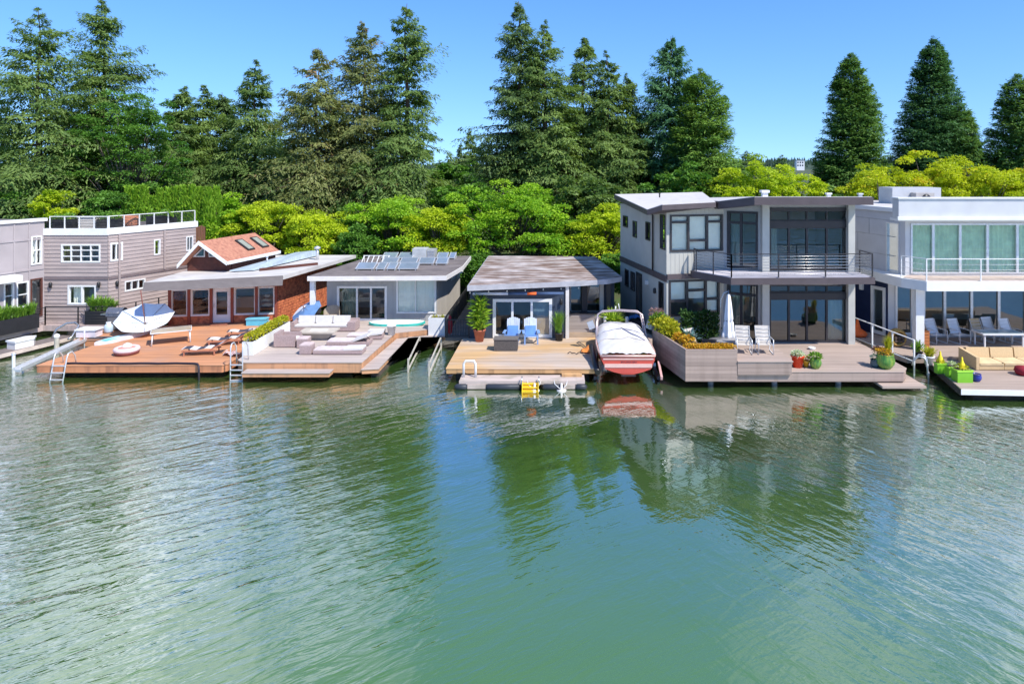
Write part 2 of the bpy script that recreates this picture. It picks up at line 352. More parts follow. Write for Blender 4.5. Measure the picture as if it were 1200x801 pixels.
# ------------------------------------------------------------------ foliage
def leaf_obj(name, mat, parent, pos, d, nrm, ln, wd, tint):
    """Every leaf or spray is a small kite of its own; arrays are (n,3) and (n,)."""
    n = len(pos)
    d = d / np.linalg.norm(d, axis=1, keepdims=True)
    s = np.cross(d, nrm); s /= np.linalg.norm(s, axis=1, keepdims=True) + 1e-9
    up = np.cross(s, d)
    a = pos; t = pos + d * ln[:, None]; mid = pos + d * (ln * .5)[:, None] + up * (ln * .08)[:, None]
    v = np.stack([a, mid + s * (wd / 2)[:, None], t, mid - s * (wd / 2)[:, None]], 1).reshape(-1, 3)
    me = bpy.data.meshes.new(name); me.vertices.add(4 * n); me.vertices.foreach_set('co', v.astype(np.float32).ravel())
    me.loops.add(4 * n); me.loops.foreach_set('vertex_index', np.arange(4 * n, dtype=np.int32))
    me.polygons.add(n); me.polygons.foreach_set('loop_start', np.arange(0, 4 * n, 4, dtype=np.int32)); me.polygons.foreach_set('loop_total', np.full(n, 4, np.int32))
    at = me.attributes.new('tint', 'FLOAT', 'FACE'); at.data.foreach_set('value', np.clip(tint, 0, 1).astype(np.float32))
    me.update(calc_edges=True); me.materials.append(mat)
    o = bpy.data.objects.new(name, me); C.objects.link(o)
    if parent is not None: o.parent = parent
    return o
def nrm3(v): return v / (np.linalg.norm(v, axis=-1, keepdims=True) + 1e-9)

BARK = M('bark', (.085, .06, .045), .95, .3, 3, (3, 3, .6), bump=.05, bscale=8)
BARKG = M('bark_grey', (.12, .10, .085), .95, .3, 3, (3, 3, .6), bump=.05, bscale=8)

def conifer(label, px, ptop, y, rad, mat, kind='spruce', seed=1, zb=None, nb=None, low=.06, dens=1.0, name='conifer_tree', TB=(13, 6), droop=.28, power=.95, group=None, lean=0.0, gap=.35, cat='tree'):
    rg = np.random.default_rng(seed); zb = (2.2 + (y - 52) * .1 if y < 60 else 3.2) - .3 if zb is None else zb
    top = Z(ptop, y); x = X(px, y); ht = top - zb
    root = thing(name, label, cat, (x, y, zb), 0, group)
    tr = MB(); pts = [(lean * (i / 10) ** 2 + .12 * math.sin(i * 1.3 + seed), .1 * math.cos(i * 1.7 + seed), ht * .985 * i / 10) for i in range(11)]
    r0 = .017 * ht + .05; tr.tube(pts, [max(.02, r0 * (1 - i / 10.3)) for i in range(11)], 8)
    nb = nb or int(ht * 21 * dens)
    c0 = low * ht
    q = rg.random(nb) ** .72                                             # 0 top .. 1 bottom of the crown
    hgt = ht - q * (ht - c0); az = rg.random(nb) * 2 * np.pi
    # a crown has its own bulges and gaps: length varies smoothly with height and bearing
    ph = rg.random(6) * 6.28
    lob = 1 + gap * (.5 * np.sin(2 * az + 5 * q + ph[0]) + .4 * np.sin(3 * az - 9 * q + ph[1]) + .35 * np.sin(17 * q + az + ph[2]))
    if kind == 'dense':
        Ln = 1.12 * rad * np.minimum(1, (q * 1.12) ** (power + .05)) * (1 - .35 * np.clip(q - .86, 0, 1) * 4) * lob * rg.uniform(.8, 1.03, nb) + .25
        el = .55 - .55 * q + rg.normal(0, .12, nb); dr = .10 + .0 * q; upt = .15
    else:
        Ln = 1.28 * rad * np.clip(q, 0, 1) ** (power - .12) * np.where(q < .08, .75, 1) * lob * rg.uniform(.55, 1.1, nb) + .16
        el = .62 * (1 - q) ** 1.6 - .06 + rg.normal(0, .13, nb); dr = droop * (.5 + q) ; upt = .20
    Ln *= np.clip(.30 + 6.5 * q, 0, 1)
    if gap > .45:
        far = rg.choice(nb, 16, replace=False); Ln[far] *= rg.uniform(1.3, 1.75, 16) * (q[far] > .2) + (q[far] <= .2)
    fw = np.stack([np.cos(az), np.sin(az), 0 * az], 1); lat = np.stack([-np.sin(az), np.cos(az), 0 * az], 1)
    cx_ = np.interp(hgt, [p[2] for p in pts], [p[0] for p in pts]); cy_ = np.interp(hgt, [p[2] for p in pts], [p[1] for p in pts])
    base = np.stack([cx_, cy_, hgt], 1)
    def curve(s):                                                       # (nb,k) -> (nb,k,3)
        zz = Ln[:, None] * (s * np.sin(el)[:, None] - (dr if np.isscalar(dr) else dr[:, None]) * s ** 2 + upt * .5 * s ** 3)
        return base[:, None] + fw[:, None] * (Ln[:, None] * s * np.cos(el)[:, None])[..., None] + np.array([0, 0, 1.]) * zz[..., None]
    # limbs
    for i in np.argsort(-Ln)[: int(nb * .3)]:
        ss = np.array([[0, .35, .7]]); 
        P_ = base[i] + fw[i] * (Ln[i] * ss[0] * math.cos(el[i]))[:, None] + np.array([0, 0, 1.]) * (Ln[i] * (ss[0] * math.sin(el[i]) - (dr if np.isscalar(dr) else dr[i]) * ss[0] ** 2))[:, None]
        tr.tube(P_.tolist(), [.02 + .012 * Ln[i], .02 + .006 * Ln[i], .012], 4)
    tr.build('trunk', BARK, root, world=False)
    T, Bn = TB
    s = (np.arange(T) + .5)[None] / T * .88 + .10 + rg.uniform(-.04, .04, (nb, T))
    p0 = curve(s)                                                       # nb,T,3
    side = np.array([-1, 1.])[None, None, :]
    lt = (.46 * Ln[:, None] * (1 - s) ** .75 + .16 * np.clip(.2 + 5 * q, 0, 1)[:, None]) * rg.uniform(.7, 1.2, s.shape)
    td = fw[:, None, None] * .62 + lat[:, None, None] * (side * .78)[..., None] + np.array([0, 0, 1.]) * (np.sin(el)[:, None, None] * .4 - .12 + rg.normal(0, .16, (nb, T, 2)))[..., None]
    td = nrm3(td)
    qq = (np.arange(Bn) + .4)[None, None, None] / Bn + rg.uniform(-.1, .1, (nb, T, 2, Bn))
    pos = p0[:, :, None, None] + td[:, :, :, None] * (lt[:, :, None, None] * qq)[..., None]
    hang = (.42 if kind == 'spruce' else .10)
    pos[..., 2] -= hang * lt[:, :, None, None] * qq ** 2
    pos += rg.normal(0, .06, pos.shape)
    bd = td[:, :, :, None] + rg.normal(0, .30, pos.shape); bd[..., 2] -= hang * 1.3
    nn = np.array([0, 0, 1.]) + fw[:, None, None, None] * .35 + rg.normal(0, .30, pos.shape)
    shp = pos.shape[:-1]
    tint = (rg.normal(.5, .2, nb)[:, None, None, None] + rg.normal(0, .1, shp))
    ln = rg.uniform(.20, .42, shp) * (1.0 if kind == 'spruce' else .85) * (1.35 if TB[0] < 10 else 1); wd = ln * rg.uniform(.24, .38, shp)
    tp = np.clip(.45 + 5 * q, 0, 1)[:, None, None, None]; ln = ln * tp; wd = wd * tp
    keep = rg.random(shp) < np.clip(.35 + Ln / rad * .75, 0, 1)[:, None, None, None]
    # tips along the axis of each bough
    leaf_obj('crown', mat, root, pos[keep], bd[keep], nn[keep], ln[keep], wd[keep], tint[keep])
    return root

def broadleaf(label, px, ptop, y, rx, mat, seed=1, zb=1.6, zlow=None, nclump=90, leaf=.165, per=190, name='maple_tree', group=None, flat=.45, ry=None, cl=.75, cat='tree', stems=4, squash=1.0):
    """Crown of many small layered leaf clumps on a few limbs; sky and shade show between them."""
    rg = np.random.default_rng(seed); x = X(px, y); top = Z(ptop, y); ry = ry or rx * .8
    zlow = zb + .8 if zlow is None else zlow
    root = thing(name, label, cat, (x, y, zb), 0, group)
    h = top - zlow; cz = zlow - zb + h * .42
    # clumps over the crown's surface and inside it
    u = nrm3(rg.normal(0, 1, (nclump, 3))); u[:, 2] = np.where(u[:, 2] < -.55, -u[:, 2], u[:, 2])
    rad = rg.uniform(.55, 1.0, nclump) ** .6
    ph = rg.random(4) * 6.28; a = np.arctan2(u[:, 1], u[:, 0])
    lob = 1 + .2 * np.sin(3 * a + ph[0]) + .16 * np.sin(5 * a + ph[1] + 3 * u[:, 2])
    cc = u * (rad * lob)[:, None] * np.array([rx, ry, h * .5]); cc[:, 2] = cz + np.where(cc[:, 2] > 0, cc[:, 2] * 1.12, cc[:, 2] * .9)
    cr = rg.uniform(.4, 1.2, nclump) * cl
    tr = MB()
    for k in range(stems):
        b = cc[rg.integers(nclump)] * np.array([.55, .55, .7]); tr.tube([(.12 * math.cos(k * 2.1), .12 * math.sin(k * 2.1), -.3), (b[0] * .35, b[1] * .35, b[2] * .5), tuple(b)], [.11, .08, .03], 6)
    for k in range(0, nclump, 3):
        b = cc[k]; tr.tube([(b[0] * .3, b[1] * .3, b[2] * .55), (b[0] * .7, b[1] * .7, b[2] * .82), tuple(b)], [.05, .03, .012], 4)
    tr.build('trunk', BARKG, root, world=False)
    v = nrm3(rg.normal(0, 1, (nclump, per, 3))); v[..., 2] = np.abs(v[..., 2]) * np.where(rg.random((nclump, per)) < .82, 1, -.7)
    rr_ = rg.uniform(.35, 1, (nclump, per)) ** .5
    pos = cc[:, None] + v * (rr_ * cr[:, None])[..., None] * np.array([1, 1, flat])
    out = v.copy(); out[..., 2] *= .35; d = nrm3(out + rg.normal(0, .45, out.shape)); d[..., 2] -= .22
    nn = v * .45 + np.array([0, 0, .8]) + rg.normal(0, .4, out.shape)
    tint = np.clip(rg.normal(rg.uniform(.38, .66), .22, nclump), 0, 1)[:, None] + rg.normal(0, .13, (nclump, per))
    ln = rg.uniform(.7, 1.3, tint.shape) * leaf; wd = ln * rg.uniform(.5, .8, tint.shape)
    r = lambda q: q.reshape(-1, 3)
    leaf_obj('crown', mat, root, r(pos), r(d), r(nn), ln.ravel(), wd.ravel(), tint.ravel())
    return root

def tuft(name, mat, parent, c, n, h, spread, width=.05, seed=0, lean=.6, box=None, zj=.1, tint0=.5):
    """Grass-like or strap-like leaves rising from a point or a box (half sizes)."""
    rg = np.random.default_rng(seed); c = np.array(c, float)
    o = np.zeros((n, 3))
    if box is not None: o[:, :len(box)] = rg.uniform(-1, 1, (n, len(box))) * np.array(box)
    else: o[:, :2] = rg.normal(0, spread * .25, (n, 2))
    a = rg.random(n) * 6.28; ln = h * rg.uniform(.6, 1.1, n); le = rg.uniform(.1, 1, n) * lean
    d1 = np.stack([np.cos(a) * le, np.sin(a) * le, np.ones(n)], 1)
    nn = np.stack([-np.cos(a), -np.sin(a), .3 * np.ones(n)], 1) + rg.normal(0, .3, (n, 3))
    tint = np.clip(rg.normal(tint0, .22, n), 0, 1)
    p1 = c + o + rg.uniform(0, zj, n)[:, None] * np.array([0, 0, 1.])
    d1 = nrm3(d1); p2 = p1 + d1 * (ln * .45)[:, None]
    d2 = nrm3(d1 + np.stack([np.cos(a) * le, np.sin(a) * le, -.6 * le], 1) * .9)
    pos = np.concatenate([p1, p2]); d = np.concatenate([d1, d2]); nn = np.concatenate([nn, nn]); l2 = np.concatenate([ln * .6, ln * .6])
    return leaf_obj(name, mat, parent, pos, d, nn, l2, np.full(2 * n, width) * rg.uniform(.6, 1.3, 2 * n), np.concatenate([tint, tint]))
def bush(name, mat, parent, c, r, n, leaf=.12, seed=0, flat=.8, box=None):
    rg = np.random.default_rng(seed); v = nrm3(rg.normal(0, 1, (n, 3))); v[:, 2] = np.where(v[:, 2] < -.3, -v[:, 2], v[:, 2])
    k = rg.uniform(.3, 1, n) ** .5
    if box is not None:
        pos = np.array(c) + rg.uniform(-1, 1, (n, 3)) * np.array(box)
        pos[:, 2] += .12 * np.sin(pos[:, 0] * 7) * np.sin(pos[:, 1] * 5 + 1)
    else: pos = np.array(c) + v * (k * r)[:, None] * np.array([1, 1, flat])
    d = nrm3(v + rg.normal(0, .5, (n, 3)) + np.array([0, 0, .2])); nn = v + np.array([0, 0, .7]) + rg.normal(0, .4, (n, 3))
    ln = rg.uniform(.7, 1.3, n) * leaf
    return leaf_obj(name, mat, parent, pos, d, nn, ln, ln * .6, np.clip(rg.normal(.5, .25, n), 0, 1))

SPR = leaf_mat('spruce_needles', (.065, .135, .03), (.245, .345, .095), trans=.36)
SPRB = leaf_mat('spruce_brown_cones', (.10, .15, .04), (.30, .31, .11), (.33, .19, .09), trans=.32)
SPRD = leaf_mat('fir_needles_dark', (.055, .115, .04), (.21, .30, .10), trans=.34)
FIRB = leaf_mat('fir_needles_bluegreen', (.04, .13, .055), (.14, .28, .11), trans=.3)
CEDAR = leaf_mat('cedar_sprays_green', (.085, .20, .03), (.235, .37, .06), trans=.22)
SEQ = leaf_mat('sequoia_sprays', (.06, .155, .028), (.19, .32, .07), trans=.28)
SEQD = leaf_mat('sequoia_sprays_dark', (.034, .11, .034), (.115, .24, .075), trans=.26)
MAPG = leaf_mat('maple_leaves_green', (.16, .36, .02), (.43, .62, .045), trans=.38)
MAPY = leaf_mat('maple_leaves_yellow', (.27, .40, .016), (.58, .66, .035), trans=.40)
MAPO = leaf_mat('maple_leaves_gold', (.34, .43, .016), (.60, .63, .03), (.60, .40, .03), trans=.40)
BLG = leaf_mat('broadleaf_green', (.06, .165, .022), (.17, .34, .05), trans=.32)
ARB = leaf_mat('arborvitae', (.16, .34, .022), (.34, .54, .05), trans=.3)
YEL = leaf_mat('yellow_plants', (.30, .34, .02), (.55, .50, .03), trans=.3)
YOR = leaf_mat('orange_yellow_plants', (.55, .40, .03), (.62, .28, .03), trans=.25)
GRN = leaf_mat('pot_plants_green', (.09, .22, .03), (.25, .42, .05), trans=.3)
DRK = leaf_mat('hedge_dark', (.02, .06, .012), (.06, .13, .025), trans=.15)
PALE = leaf_mat('pale_plants', (.45, .52, .30), (.62, .68, .5), trans=.25)
BLU = leaf_mat('agave_leaves', (.10, .20, .19), (.2, .32, .3), trans=.1)

# ---- the tall conifers behind the houses, left to right
Tn = [  # label, px, top py, depth, radius, material, kind, seed, options
 ('broad olive spruce nearest the left edge with long drooping boughs', 45, 8, 52, 6.0, SPR, 'spruce', 3, dict(power=.88, gap=.36)),
 ('tallest spruce of the left pair, its narrow dark top against the sky', 121, -4, 57, 5.3, SPR, 'spruce', 5, dict(power=.9, gap=.42)),
 ('slim spruce with a bare spindly tip left of the brown cone-laden ones', 214, 99, 60, 3.6, SPR, 'spruce', 7, {}),
 ('small thin spruce tucked right of the spindly tipped one', 238, 97, 63, 3.2, SPR, 'spruce', 9, {}),
 ('short spruce between two taller ones above the red roof', 262, 106, 66, 3.6, SPRD, 'spruce', 11, {}),
 ('dense green spruce straight above the two roof skylights', 299, 70, 60, 4.6, SPR, 'spruce', 13, {}),
 ('brown tinged spruce heavy with cones, leaning boughs to the left', 372, 52, 55, 5.2, SPRB, 'spruce', 15, dict(power=.85, gap=.36)),
 ('pale tan green spruce with broad shaggy crown above the solar panels', 426, 26, 56, 5.4, SPRB, 'spruce', 17, dict(power=.85)),
 ('very tall open spruce with long bare boughs reaching right', 476, 0, 55, 4.0, SPR, 'spruce', 19, dict(power=.85, dens=.75, gap=.55)),
 ('very tall dark spruce cut by the top edge near the middle', 609, -3, 58, 4.5, SPRD, 'spruce', 23, dict(power=.9)),
 ('slightly lower dark spruce touching the tall middle one', 638, 24, 57, 4.6, SPR, 'spruce', 25, dict(power=.9)),
 ('ragged spruce with a tufted crooked tip right of the middle pair', 684, 40, 60, 4.6, SPR, 'spruce', 27, dict(gap=.45)),
 ('ragged spruce with two nodding tips beside the blue green fir', 712, 60, 59, 4.0, SPR, 'spruce', 29, dict(gap=.45)),
 ('shaggy low spruce wedged before the blue green fir', 735, 86, 60, 3.6, SPR, 'spruce', 31, {}),
 ('blue green fir with a sharp symmetrical top above the grey house', 785, 39, 60, 5.0, FIRB, 'spruce', 33, dict(gap=.18, droop=.12, power=.9, dens=1.2)),
 ('bright green cedar in front of the blue green fir', 822, 81, 57, 4.1, CEDAR, 'dense', 35, dict(power=.62, gap=.14, dens=2.0)),
 ('dense narrow cone shaped sequoia standing alone on the right', 998, 61, 60, 3.5, SEQ, 'dense', 37, dict(power=.66, gap=.06, dens=2.7)),
 ('tall dark sequoia with a pointed cone above the white house', 1093, 42, 60, 4.2, SEQD, 'dense', 39, dict(power=.76, gap=.09, dens=2.5)),
 ('lower green cypress leaning against the tall dark sequoia', 1124, 120, 59, 2.5, SEQ, 'dense', 41, dict(power=.6, gap=.10, dens=2.2)),
 ('green conifer cut by the right edge of the picture', 1193, 86, 58, 3.4, SEQ, 'dense', 43, dict(power=.62, gap=.12, dens=2.2)),
]
for lb, px, pt, y, rd, mt, kd, sd, kw in Tn:
    conifer(lb, px, pt, y, rd, mt, kd, sd, **kw)
# farther conifers filling the gaps
for i, (px, pt, y, rd) in enumerate(((5, 120, 74, 4.5), (80, 130, 78, 4.5), (165, 160, 76, 4), (190, 175, 84, 4), (330, 130, 78, 4.5), (395, 120, 80, 4.5),
                                    (527, 178, 98, 2.2), (541, 168, 104, 2.0), (551, 150, 108, 2.2), (570, 160, 92, 2.6), (660, 120, 82, 4.5), (750, 140, 84, 4.5),
                                    (515, 186, 90, 2.4), (875, 176, 120, 3.5), (887, 179, 130, 3.5), (916, 181, 150, 3.4))):
    conifer('dark conifer in the second row far behind the front trees', px, pt, y, rd, SPRD if i % 2 else SPR, 'spruce', 60 + i, dens=.8, TB=(8, 4), group='far conifers filling the gaps', name='far_conifer')
# ---- broadleaved trees
Mp = [
 ('dark green broadleaf tree between the two left spruces and the house terrace', 152, 112, 53.0, 3.9, BLG, 51, dict(zlow=4.5, nclump=190, ry=3.2, cl=.85)),
 ('green bushy tree right of the columnar hedge row', 266, 230, 48.9, 1.8, MAPG, 52, dict(nclump=70)),
 ('yellow green maple above the red roof skylights', 312, 236, 48.5, 2.9, MAPY, 53, dict(nclump=110)),
 ('yellow green maple left of the dark gap behind the solar roof', 372, 250, 47.6, 2.4, MAPY, 54, dict(nclump=95)),
 ('bright green maple spread behind the solar panels', 458, 231, 48.8, 2.9, MAPG, 55, dict(nclump=120)),
 ('yellow green maple between the solar roof and the large round one', 514, 243, 48.0, 2.0, MAPY, 56, dict(nclump=80)),
 ('largest rounded maple in layers of fresh green behind the middle house', 603, 225, 48.5, 4.7, MAPG, 57, dict(nclump=210, ry=3.2)),
 ('yellow green maple squeezed beside the tall grey house wall', 706, 248, 47.2, 2.4, MAPY, 58, dict(nclump=80)),
 ('yellow green maple rising behind the flat roof left of the lone sequoia', 880, 193, 51, 3.6, MAPY, 59, dict(nclump=120)),
 ('smaller lime green maple next to the lone sequoia', 930, 197, 52, 2.6, MAPY, 60, dict(nclump=80)),
 ('golden yellow maple right of the lone sequoia', 1035, 193, 50, 3.6, MAPO, 61, dict(nclump=120)),
 ('golden maple below the tall dark sequoia', 1092, 186, 50.5, 3.8, MAPO, 62, dict(nclump=130)),
 ('golden maple above the white parapet', 1150, 188, 50, 3.4, MAPO, 63, dict(nclump=110)),
 ('orange tinged golden maple at the right edge', 1203, 192, 50, 3.2, MAPO, 64, dict(nclump=100)),
 ('bright lime shrub above the left flat roof', 62, 226, 47, 1.1, MAPY, 65, dict(nclump=24, zlow=5.2, cl=.5)),
 ('green shrub in shade behind the roof terrace', 128, 226, 47.5, 1.5, BLG, 66, dict(nclump=40, zlow=5.0, cl=.55)),
 ('low green undergrowth bush between spruces in the middle', 545, 214, 56, 3.0, BLG, 67, dict(nclump=70, leaf=.26)),
 ('low green bush beneath the two skylight spruces', 225, 236, 52, 3.4, BLG, 68, dict(nclump=80, leaf=.24)),
 ('green bush in the shade under the cone-laden spruces', 420, 240, 52, 3.4, BLG, 69, dict(nclump=80, leaf=.24)),
 ('olive green bush below the ragged spruces', 690, 215, 51, 3.2, SPR, 70, dict(nclump=90, leaf=.26)),
 ('green bush under the bright cedar', 800, 205, 52, 3.0, BLG, 71, dict(nclump=70, leaf=.24)),
 ('green bush far left behind the flat roof', 20, 222, 49, 3.0, BLG, 72, dict(nclump=80, leaf=.24)),
 ('distant leafy tree in the notch between middle spruces', 538, 196, 75, 4.0, BLG, 73, dict(nclump=70, leaf=.32)),
 ('green bush at the foot of the lone sequoia', 965, 222, 55, 2.2, SEQ, 74, dict(nclump=50, leaf=.24)),
 ('dark bush in the gap between the solar house and the navy cottage', 560, 296, 46.3, 1.5, BLG, 75, dict(nclump=60, zlow=.8, cl=.6)),
 ('bush added to darken the gap between the navy cottage and the modern house', 716, 300, 44.6, 1.0, BLG, 76, dict(nclump=50, zlow=.6, cl=.5)),  # added foliage that covers the bright ground so the gap looks dark
 ('dark bush behind the left end of the solar roof', 418, 268, 46.5, 1.5, BLG, 77, dict(nclump=50, zlow=1.2, cl=.6)),
]
for lb, px, pt, y, rx, mt, sd, kw in Mp:
    broadleaf(lb, px, pt, y, rx, mt, sd, **kw)
# ---- the clipped columnar hedge row
def column(px, pt, y, seed):
    rg = np.random.default_rng(seed); x = X(px, y); zb = 1.2; h = Z(pt, y) - zb
    r = thing('columnar_conifer', 'narrow bright green columnar conifer in the hedge row behind the grey house', 'shrub', (x, y, zb), 0, 'columnar conifers in a hedge row')
    MB().tube([(0, 0, -.3), (0, 0, h * .9)], [.07, .02], 6).build('trunk', BARK, r, world=False)
    n = 2600; q = rg.random(n); a = rg.random(n) * 6.28; rad = .37 * np.minimum(1, (1 - q) * 3.0 + .08) ** .7 * rg.uniform(.5, 1.05, n) * (1 + .12 * np.sin(q * 30 + a * 2))
    pos = np.stack([np.cos(a) * rad, np.sin(a) * rad, q * h], 1)
    d = np.stack([np.cos(a) * .5, np.sin(a) * .5, np.ones(n)], 1) + rg.normal(0, .25, (n, 3)); nn = np.stack([np.cos(a), np.sin(a), .4 * np.ones(n)], 1) + rg.normal(0, .4, (n, 3))
    leaf_obj('crown', ARB, r, pos, d, nn, rg.uniform(.2, .36, n), rg.uniform(.07, .13, n), rg.normal(.5, .22, n))
rr = random.Random(8)
for i in range(12): column(150 + i * 9.4, 222 + rr.uniform(-3, 4) + (6 if i == 3 else 0), 47.6 + rr.uniform(-.2, .2), 80 + i)
# ---- the wooded ridge far away: one mass
rg = np.random.default_rng(5); n = 2600
xx = rg.uniform(-500, 900, n); jj = rg.uniform(.1, .55, n); zz = np.array([4 + (hz(a) - 4) * math.sin(math.pi * b) for a, b in zip(xx, jj)])
yy = 820 + 420 * jj; hh = rg.uniform(5, 10, n)
wood = MB()
for a, b, c, d in zip(xx, yy, zz, hh): wood.lathe([(d * .24, 0), (d * .16, d * .4), (.02, d)], (a, b, c - .5), 5)
tag(wood.build('far_woods', M('far_wood', (.04, .075, .045), .95, .35, .05)), kind='stuff')

t = thing('far_building', 'tiny white building on the wooded ridge right of the bright cedar', 'building', (X(937, 700), 700, 4)); MB().box(-4, 4, -3, 3, 0, 11.2).build('wall', M('far_white_wall', (.7, .7, .7), .7), t, world=False); MB().box(-4.3, 4.3, -3.3, 3.3, 11.2, 11.6).build('roof', M('far_roof', (.4, .4, .42), .7), t, world=False); mb = MB(); [mb.box(-3.4 + 2.4 * k, -2.0 + 2.4 * k, -3.06, -3.0, z, z + 1.6) for k in range(3) for z in (5.4, 8.4)]; tag(mb.build('window', M('far_window', (.05, .06, .08), .2), t, world=False))
# ------------------------------------------------------------------ surfaces of the houses
WHITE = M('white_paint', (.73, .73, .715), .45, .06, 2, bump=.002, bscale=30)
OFFW = M('offwhite_paint', (.70, .66, .62), .5, .08, 2)
BLACK = M('black_metal', (.025, .025, .028), .4, .15, 6)
DTRIM = M('dark_trim', (.034, .031, .034), .45, .12, 3)
STEEL = M('stainless_steel', (.55, .55, .55), .3, .05, 8, metallic=.9)
ALU = M('aluminium', (.68, .69, .70), .38, .08, 8, metallic=.55)
TAUPE = M('taupe_lap_siding', (.365, .300, .28), .75, .10, 1.2, (1, 1, 4))
MAUVE = M('mauve_panels', (.365, .322, .322), .75, .08, 1)
BRICK = M('red_shingle_wall', (.50, .15, .065), .8, .35, 5, (1, 1, 2), bump=.03, bscale=9, col2=(.33, .085, .042), c2scale=5, c2lo=.5, c2hi=.62)
BROWN = M('dark_brown_boards', (.10, .032, .022), .7, .2, 4)
ROOFR = M('red_asphalt_shingles', (.44, .20, .13), .9, .16, 7, bump=.02, bscale=14, col2=(.36, .15, .10), c2scale=4)
MEMB = M('pale_roof_membrane', (.54, .51, .48), .8, .12, .8, bump=.01, bscale=4, col2=(.42, .38, .34), c2lo=.58, c2hi=.75, c2scale=.6)
BLUEM = M('blue_grey_metal_sheet', (.42, .50, .56), .45, .15, 2, (1, 4, 1), plank=(0, .25), pvar=.1)
CANOPY = M('grey_canopy_boards', (.15, .13, .125), .75, .1, 2, (1, 3, 3))
GREYS = M('shaded_board_siding', (.36, .37, .37), .75, .09, 1.5, (1, 1, .4))  # cooler, darker tone of the shaded front put into the siding colour
GREYR = M('sunlit_board_siding', (.40, .375, .34), .75, .09, 1.5, (1, 1, .4))  # same boards, with the beige of the sunlit side put into the colour
ROOFG = M('grey_roof_felt', (.155, .13, .125), .9, .2, 1.5, bump=.02, bscale=6, col2=(.20, .17, .16))
NAVY = M('navy_siding', (.042, .058, .088), .6, .12, 3, (1, 1, .4))
ROOFW = M('weathered_roof', (.46, .41, .39), .85, .34, 3.0, (.6, 1.3, 1), bump=.03, bscale=8, col2=(.19, .125, .095), c2lo=.37, c2hi=.60, c2scale=1.7, c2stretch=(.38, 1.1, 1))
SID5 = M('light_grey_siding', (.45, .44, .395), .7, .06, 1.5)
ROOF5 = M('pale_standing_seam', (.62, .58, .55), .5, .06, 2)
FASC5 = M('plum_grey_fascia', (.085, .066, .07), .55, .1, 2)
BALC = M('balcony_floor', (.50, .48, .52), .7, .1, 3)
WMET = M('white_metal_panels', (.54, .545, .555), .4, .05, 1.5)
GMET = M('pale_grey_panels', (.50, .51, .54), .5, .06, 1.5)
NAVY6 = M('deep_navy_wall', (.012, .022, .07), .5, .1, 2)
CURT = M('white_curtain', (.82, .84, .74), .9, .05, 3)
BLIND = M('white_blind', (.90, .90, .80), .9, .04, 3)
INW = M('interior_wall', (.62, .58, .52), .9, .1, 1)
INF = M('interior_floor', (.34, .25, .18), .6, .15, 2)
GLASS = glass_mat('window_glass', (.96, .98, .97), .03)
GLASSG = glass_mat('green_tinted_glass', (.88, .97, .88), .05)
GLASSD = glass_mat('dark_tinted_glass', (.50, .57, .56), .10)

def rooms(root, fx, y0, y1, z0, z1, back=3.2):
    """Floor and a back partition so that a look through the panes finds a room."""
    MB().box(fx[0], fx[1], y0, y1, z0 - .12, z0 + .02).build('floor', INF, root)
    MB().box(fx[0], fx[1], y0 + back, y0 + back + .1, z0 + .02, z1).build('partition', INW, root)

# ================================================================== 1: grey house with roof terrace, left
h1 = thing('grey_house', 'taupe clapboard house with a railed roof terrace and white framed windows', 'house', (-26, 38, .65))
LB = Fr((-30.2, 31.9), (-28.1, 37.6)); A1 = Fr((-28.1, 37.6), (-24.6, 37.6)); B1 = Fr((-24.6, 37.6), (-22.4, 42.6))
wl = [LB.rect(36, 276.5, 48.9, 309.8)]; wl2 = [LB.rect(4, 331.5, 16.2, 362), LB.rect(18.8, 330, 33.2, 360)]; dl = LB.rect(35.5, 326, 49.5, 371)
wa = [A1.rect(72, 286, 118, 307.5), A1.rect(79.7, 334, 113, 356.8)]
wb = [B1.rect(129, 284, 143.5, 305.5), B1.rect(180, 280.3, 187.6, 298.7), B1.rect(145.7, 327.5, 170, 339.8), B1.rect(217.8, 276.5, 226, 294)]
mb = MB(); facade(mb, LB, .3, 6.2, wl + wl2 + [dl]); facade(mb, Fr((-40, 33.5), (-30.2, 31.9)), .3, 6.2); facade(mb, Fr((-28.1, 37.6), (-34, 39.8)), .3, 6.2)
mb.build('wall', MAUVE, h1)
mb = MB(); facade(mb, A1, .3, 5.5, wa, 'lap', .21); facade(mb, B1, .3, 5.5, wb, 'lap', .21); facade(mb, Fr((-22.4, 42.6), (-26, 46)), .3, 5.5, (), 'lap', .21)
mb.build('wall', TAUPE, h1)
mb = MB()                                                              # vertical and horizontal battens of the panelled block
for px in (16.5, 34): u = LB.upx(px); LB.box(mb, u - .04, u + .04, .7, 6.15, -.01, .03)
for z in (3.62, 5.25): LB.box(mb, .05, LB.len - .05, z - .05, z + .05, -.01, .04)
mb.build('trim', MAUVE, h1)
mb = MB(); A1.box(mb, .0, A1.len + .02, 2.98, 3.1, -.01, .05); B1.box(mb, .02, B1.len, 2.98, 3.1, -.01, .055)
mb.build('belt_course', M('dark_taupe_trim', (.18, .14, .14), .7), h1)
mb = MB(); A1.box(mb, -.02, A1.len + .03, 5.42, 5.78, -.2, .07); B1.box(mb, .0, B1.len + .1, 5.44, 5.79, -.2, .075); mb.build('parapet', WHITE, h1)
mb = MB(); LB.box(mb, -.2, LB.len + .1, 6.2, 6.36, -.25, .1); mb.build('coping', WHITE, h1)
MB().prism([(-28.1, 37.75), (-24.65, 37.75), (-22.55, 42.6), (-26, 46), (-30, 46)], 5.3, 5.5).build('roof', ROOFG, h1)
MB().prism([(-40, 33.6), (-30.3, 32.1), (-28.15, 37.55), (-34, 39.75), (-40, 41)], 6.05, 6.22).build('roof', ROOFG, h1)
